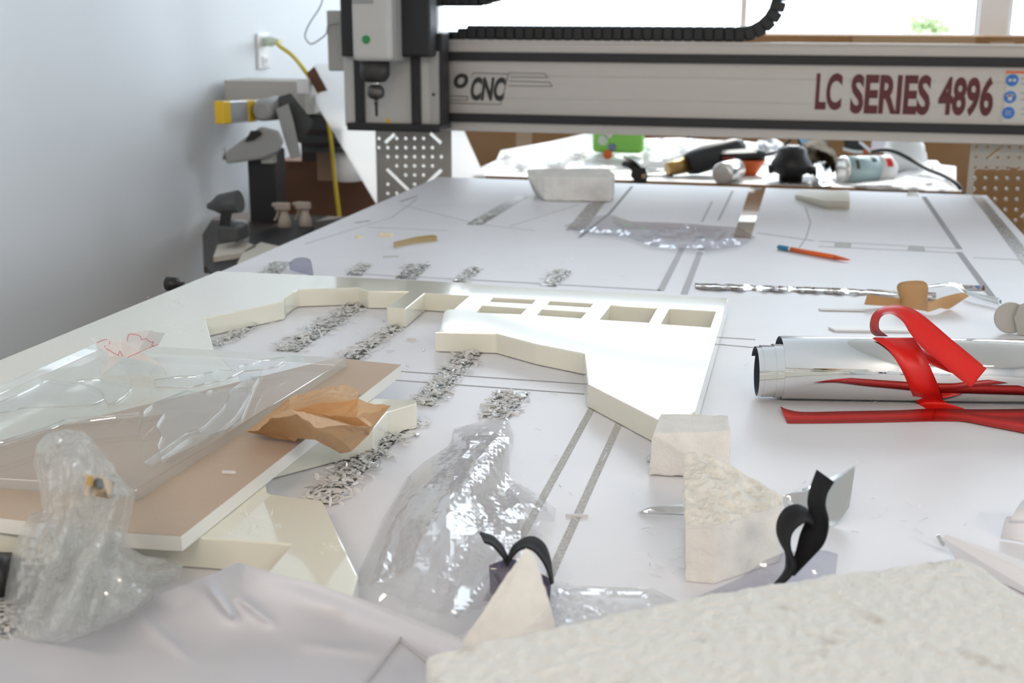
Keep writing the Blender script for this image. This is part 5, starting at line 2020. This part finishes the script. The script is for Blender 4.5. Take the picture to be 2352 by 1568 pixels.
obj('saw_arm', hull([atY(x, y, ys_ - .03 + dy) for dy in (0, .04) for x, y in ((634, 250), (662, 238), (672, 270), (692, 360), (668, 366), (650, 310))]), GREY, t)
obj('blade_guard', hull([atY(x, y, ys_ + .01 + dy) for dy in (0, .03) for x, y in ((640, 222), (668, 214), (720, 280), (690, 330), (650, 300))]), DGREY, t)
bevel(obj('fence_foot', rect_px(598, 345, 625, 376, ys_ - .02, .03), LGREY, t), .003)
bm = new()
add_tube(bm, [atY(514, 340, ys_ - .02), atY(514, 366, ys_ - .02)], .004)
obj('clamp_screw', bm, CHROME, t)
bm = new()
for k, (y0, y1) in enumerate(((262, 300), (312, 330), (338, 352))):
    a = atY(680 + k * 6, y0, ys_ + .27)
    c2 = atY(800, y1, ys_ + .27)
    add_box(bm, a.x, c2.x, ys_ + .27, ys_ + .31, c2.z - T, a.z - T)
obj('slide_rails', bm, DGREY, t)
# spirit level
yl = 2.72
p, q = atY(512, 258, yl), atY(640, 250, yl + .28)
ax_ = (q - p).normalized()
nz = Vector((0, 0, 1))
ny = ax_.cross(nz).normalized()
t = thing('spirit_level', p.lerp(q, .5) - Vector((0, 0, .025)), 'silver spirit level with yellow ends resting on the mitre saw', 'spirit level')
m = mpp(p)
bm = new()
add_frame_box(bm, p.lerp(q, .5), ax_ * (q - p).length / 2, ny * .011, nz * 25 * m)
bevel(obj('level_body', bm, M('brushed silver', (0.62, 0.63, 0.65), .3, .6, bump=(60, .05)), t), .002)
for f_ in (0, .42):
    c = p.lerp(q, f_)
    bm = new()
    add_frame_box(bm, c, ax_ * .018, ny * .0125, nz * 26 * m)
    bevel(obj('yellow_end', bm, YELLOW, t), .003)
# grey-white carton behind the saw
yx = 3.02
b = rect_px(517, 186, 700, 262, yx, .14)
o = tag(obj('white_carton', b, M('grey carton', (0.50, 0.48, 0.44), .7, bump=(60, .1))), 'grey-white carton standing behind the mitre saw against the wall', 'carton')
b = rect_px(682, 182, 706, 215, yx - .004, .02)
obj('carton_flap', b, WHITE, o)
# brown rack end, cardboard boxes, white roll
yy = 3.05
bm = hull([atY(x, y, yy + dy) for dy in (0, .02) for x, y in ((704, 168), (722, 152), (752, 208), (728, 213))])
o = tag(obj('wooden_block', bm, M('red brown wood', (0.13, 0.05, 0.025), .6, bump=(40, .1))), 'red-brown wooden block at the top left of the leaning white sheet', 'wood block')
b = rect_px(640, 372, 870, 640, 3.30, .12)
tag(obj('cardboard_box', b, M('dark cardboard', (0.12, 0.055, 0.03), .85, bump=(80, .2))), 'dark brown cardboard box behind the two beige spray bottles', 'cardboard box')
b = rect_px(728, 342, 772, 415, 3.20, .06)
tag(obj('cardboard_box', b, M('mid brown cardboard', (0.30, 0.19, 0.13), .85, bump=(80, .2))), 'small tan cardboard box behind the yellow cord', 'cardboard box')
bm = new()
c = atY(800, 414, 3.20)
m = mpp(c)
add_lathe(bm, c, Vector((0, 0, 1)), [(0, 32 * m), (72 * m, 32 * m), (74 * m, 28 * m)], 28)
tag(obj('paper_roll', bm, PAPER), 'white paper roll standing right of the yellow cord', 'paper roll')
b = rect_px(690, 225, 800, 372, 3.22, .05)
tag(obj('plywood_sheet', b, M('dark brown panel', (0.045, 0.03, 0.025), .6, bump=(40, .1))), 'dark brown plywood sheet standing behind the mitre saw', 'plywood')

# power outlet and yellow cord
t = thing('power_outlet', (-1.5, 3.31, T + .27), 'white power outlet on the left wall with a cord plugged in', 'power outlet')
c0, c1 = atX(592, 117, -1.5), atX(592, 117, -1.5)
za, zb_ = atX(600, 76, -1.5).z - T, atX(600, 158, -1.5).z - T
yo = atX(601, 117, -1.5).y
bevel(obj('cover_plate', box(-1.4995, -1.492, yo - .038, yo + .038, zb_, za), WHITE, t), .003)
zm = (za + zb_) / 2
for s in (-1, 1):
    bevel(obj('receptacle', box(-1.492, -1.489, yo - .016, yo + .016, zm + s * .026 - .014, zm + s * .026 + .014), WHITE, t), .004)
bm = new()
for dy in (-.006, .006):
    add_box(bm, -1.4892, -1.4885, yo + dy - .0012, yo + dy + .0012, zm - .032, zm - .021)
obj('slot', bm, DGREY, t)
t = thing('extension_cord', (-1.47, yo, T + zm), 'yellow extension cord hanging from the wall outlet past the saw', 'cord')
bm = new()
pc = Vector((-1.489, yo, T + zm + .026))
add_lathe(bm, pc, Vector((1, 0, 0)), [(0, .013), (.02, .014), (.034, .009), (.05, .006)], 14)
obj('plug', bm, M('clear green plug', (0.60, 0.68, 0.55), .3, bump=(60, .05)), t)
P = [pc + Vector((.045, 0, 0)), atX(640, 104, -1.40), atX(672, 128, -1.34), atX(702, 165, -1.28), atX(728, 205, -1.26), atY(748, 255, 3.13), atY(760, 320, 3.12), atY(770, 420, 3.12), atY(780, 505, 3.12), atY(786, 580, 3.12)]
obj('cable', tube(P, .0055, 8, 10), CORDY, t)
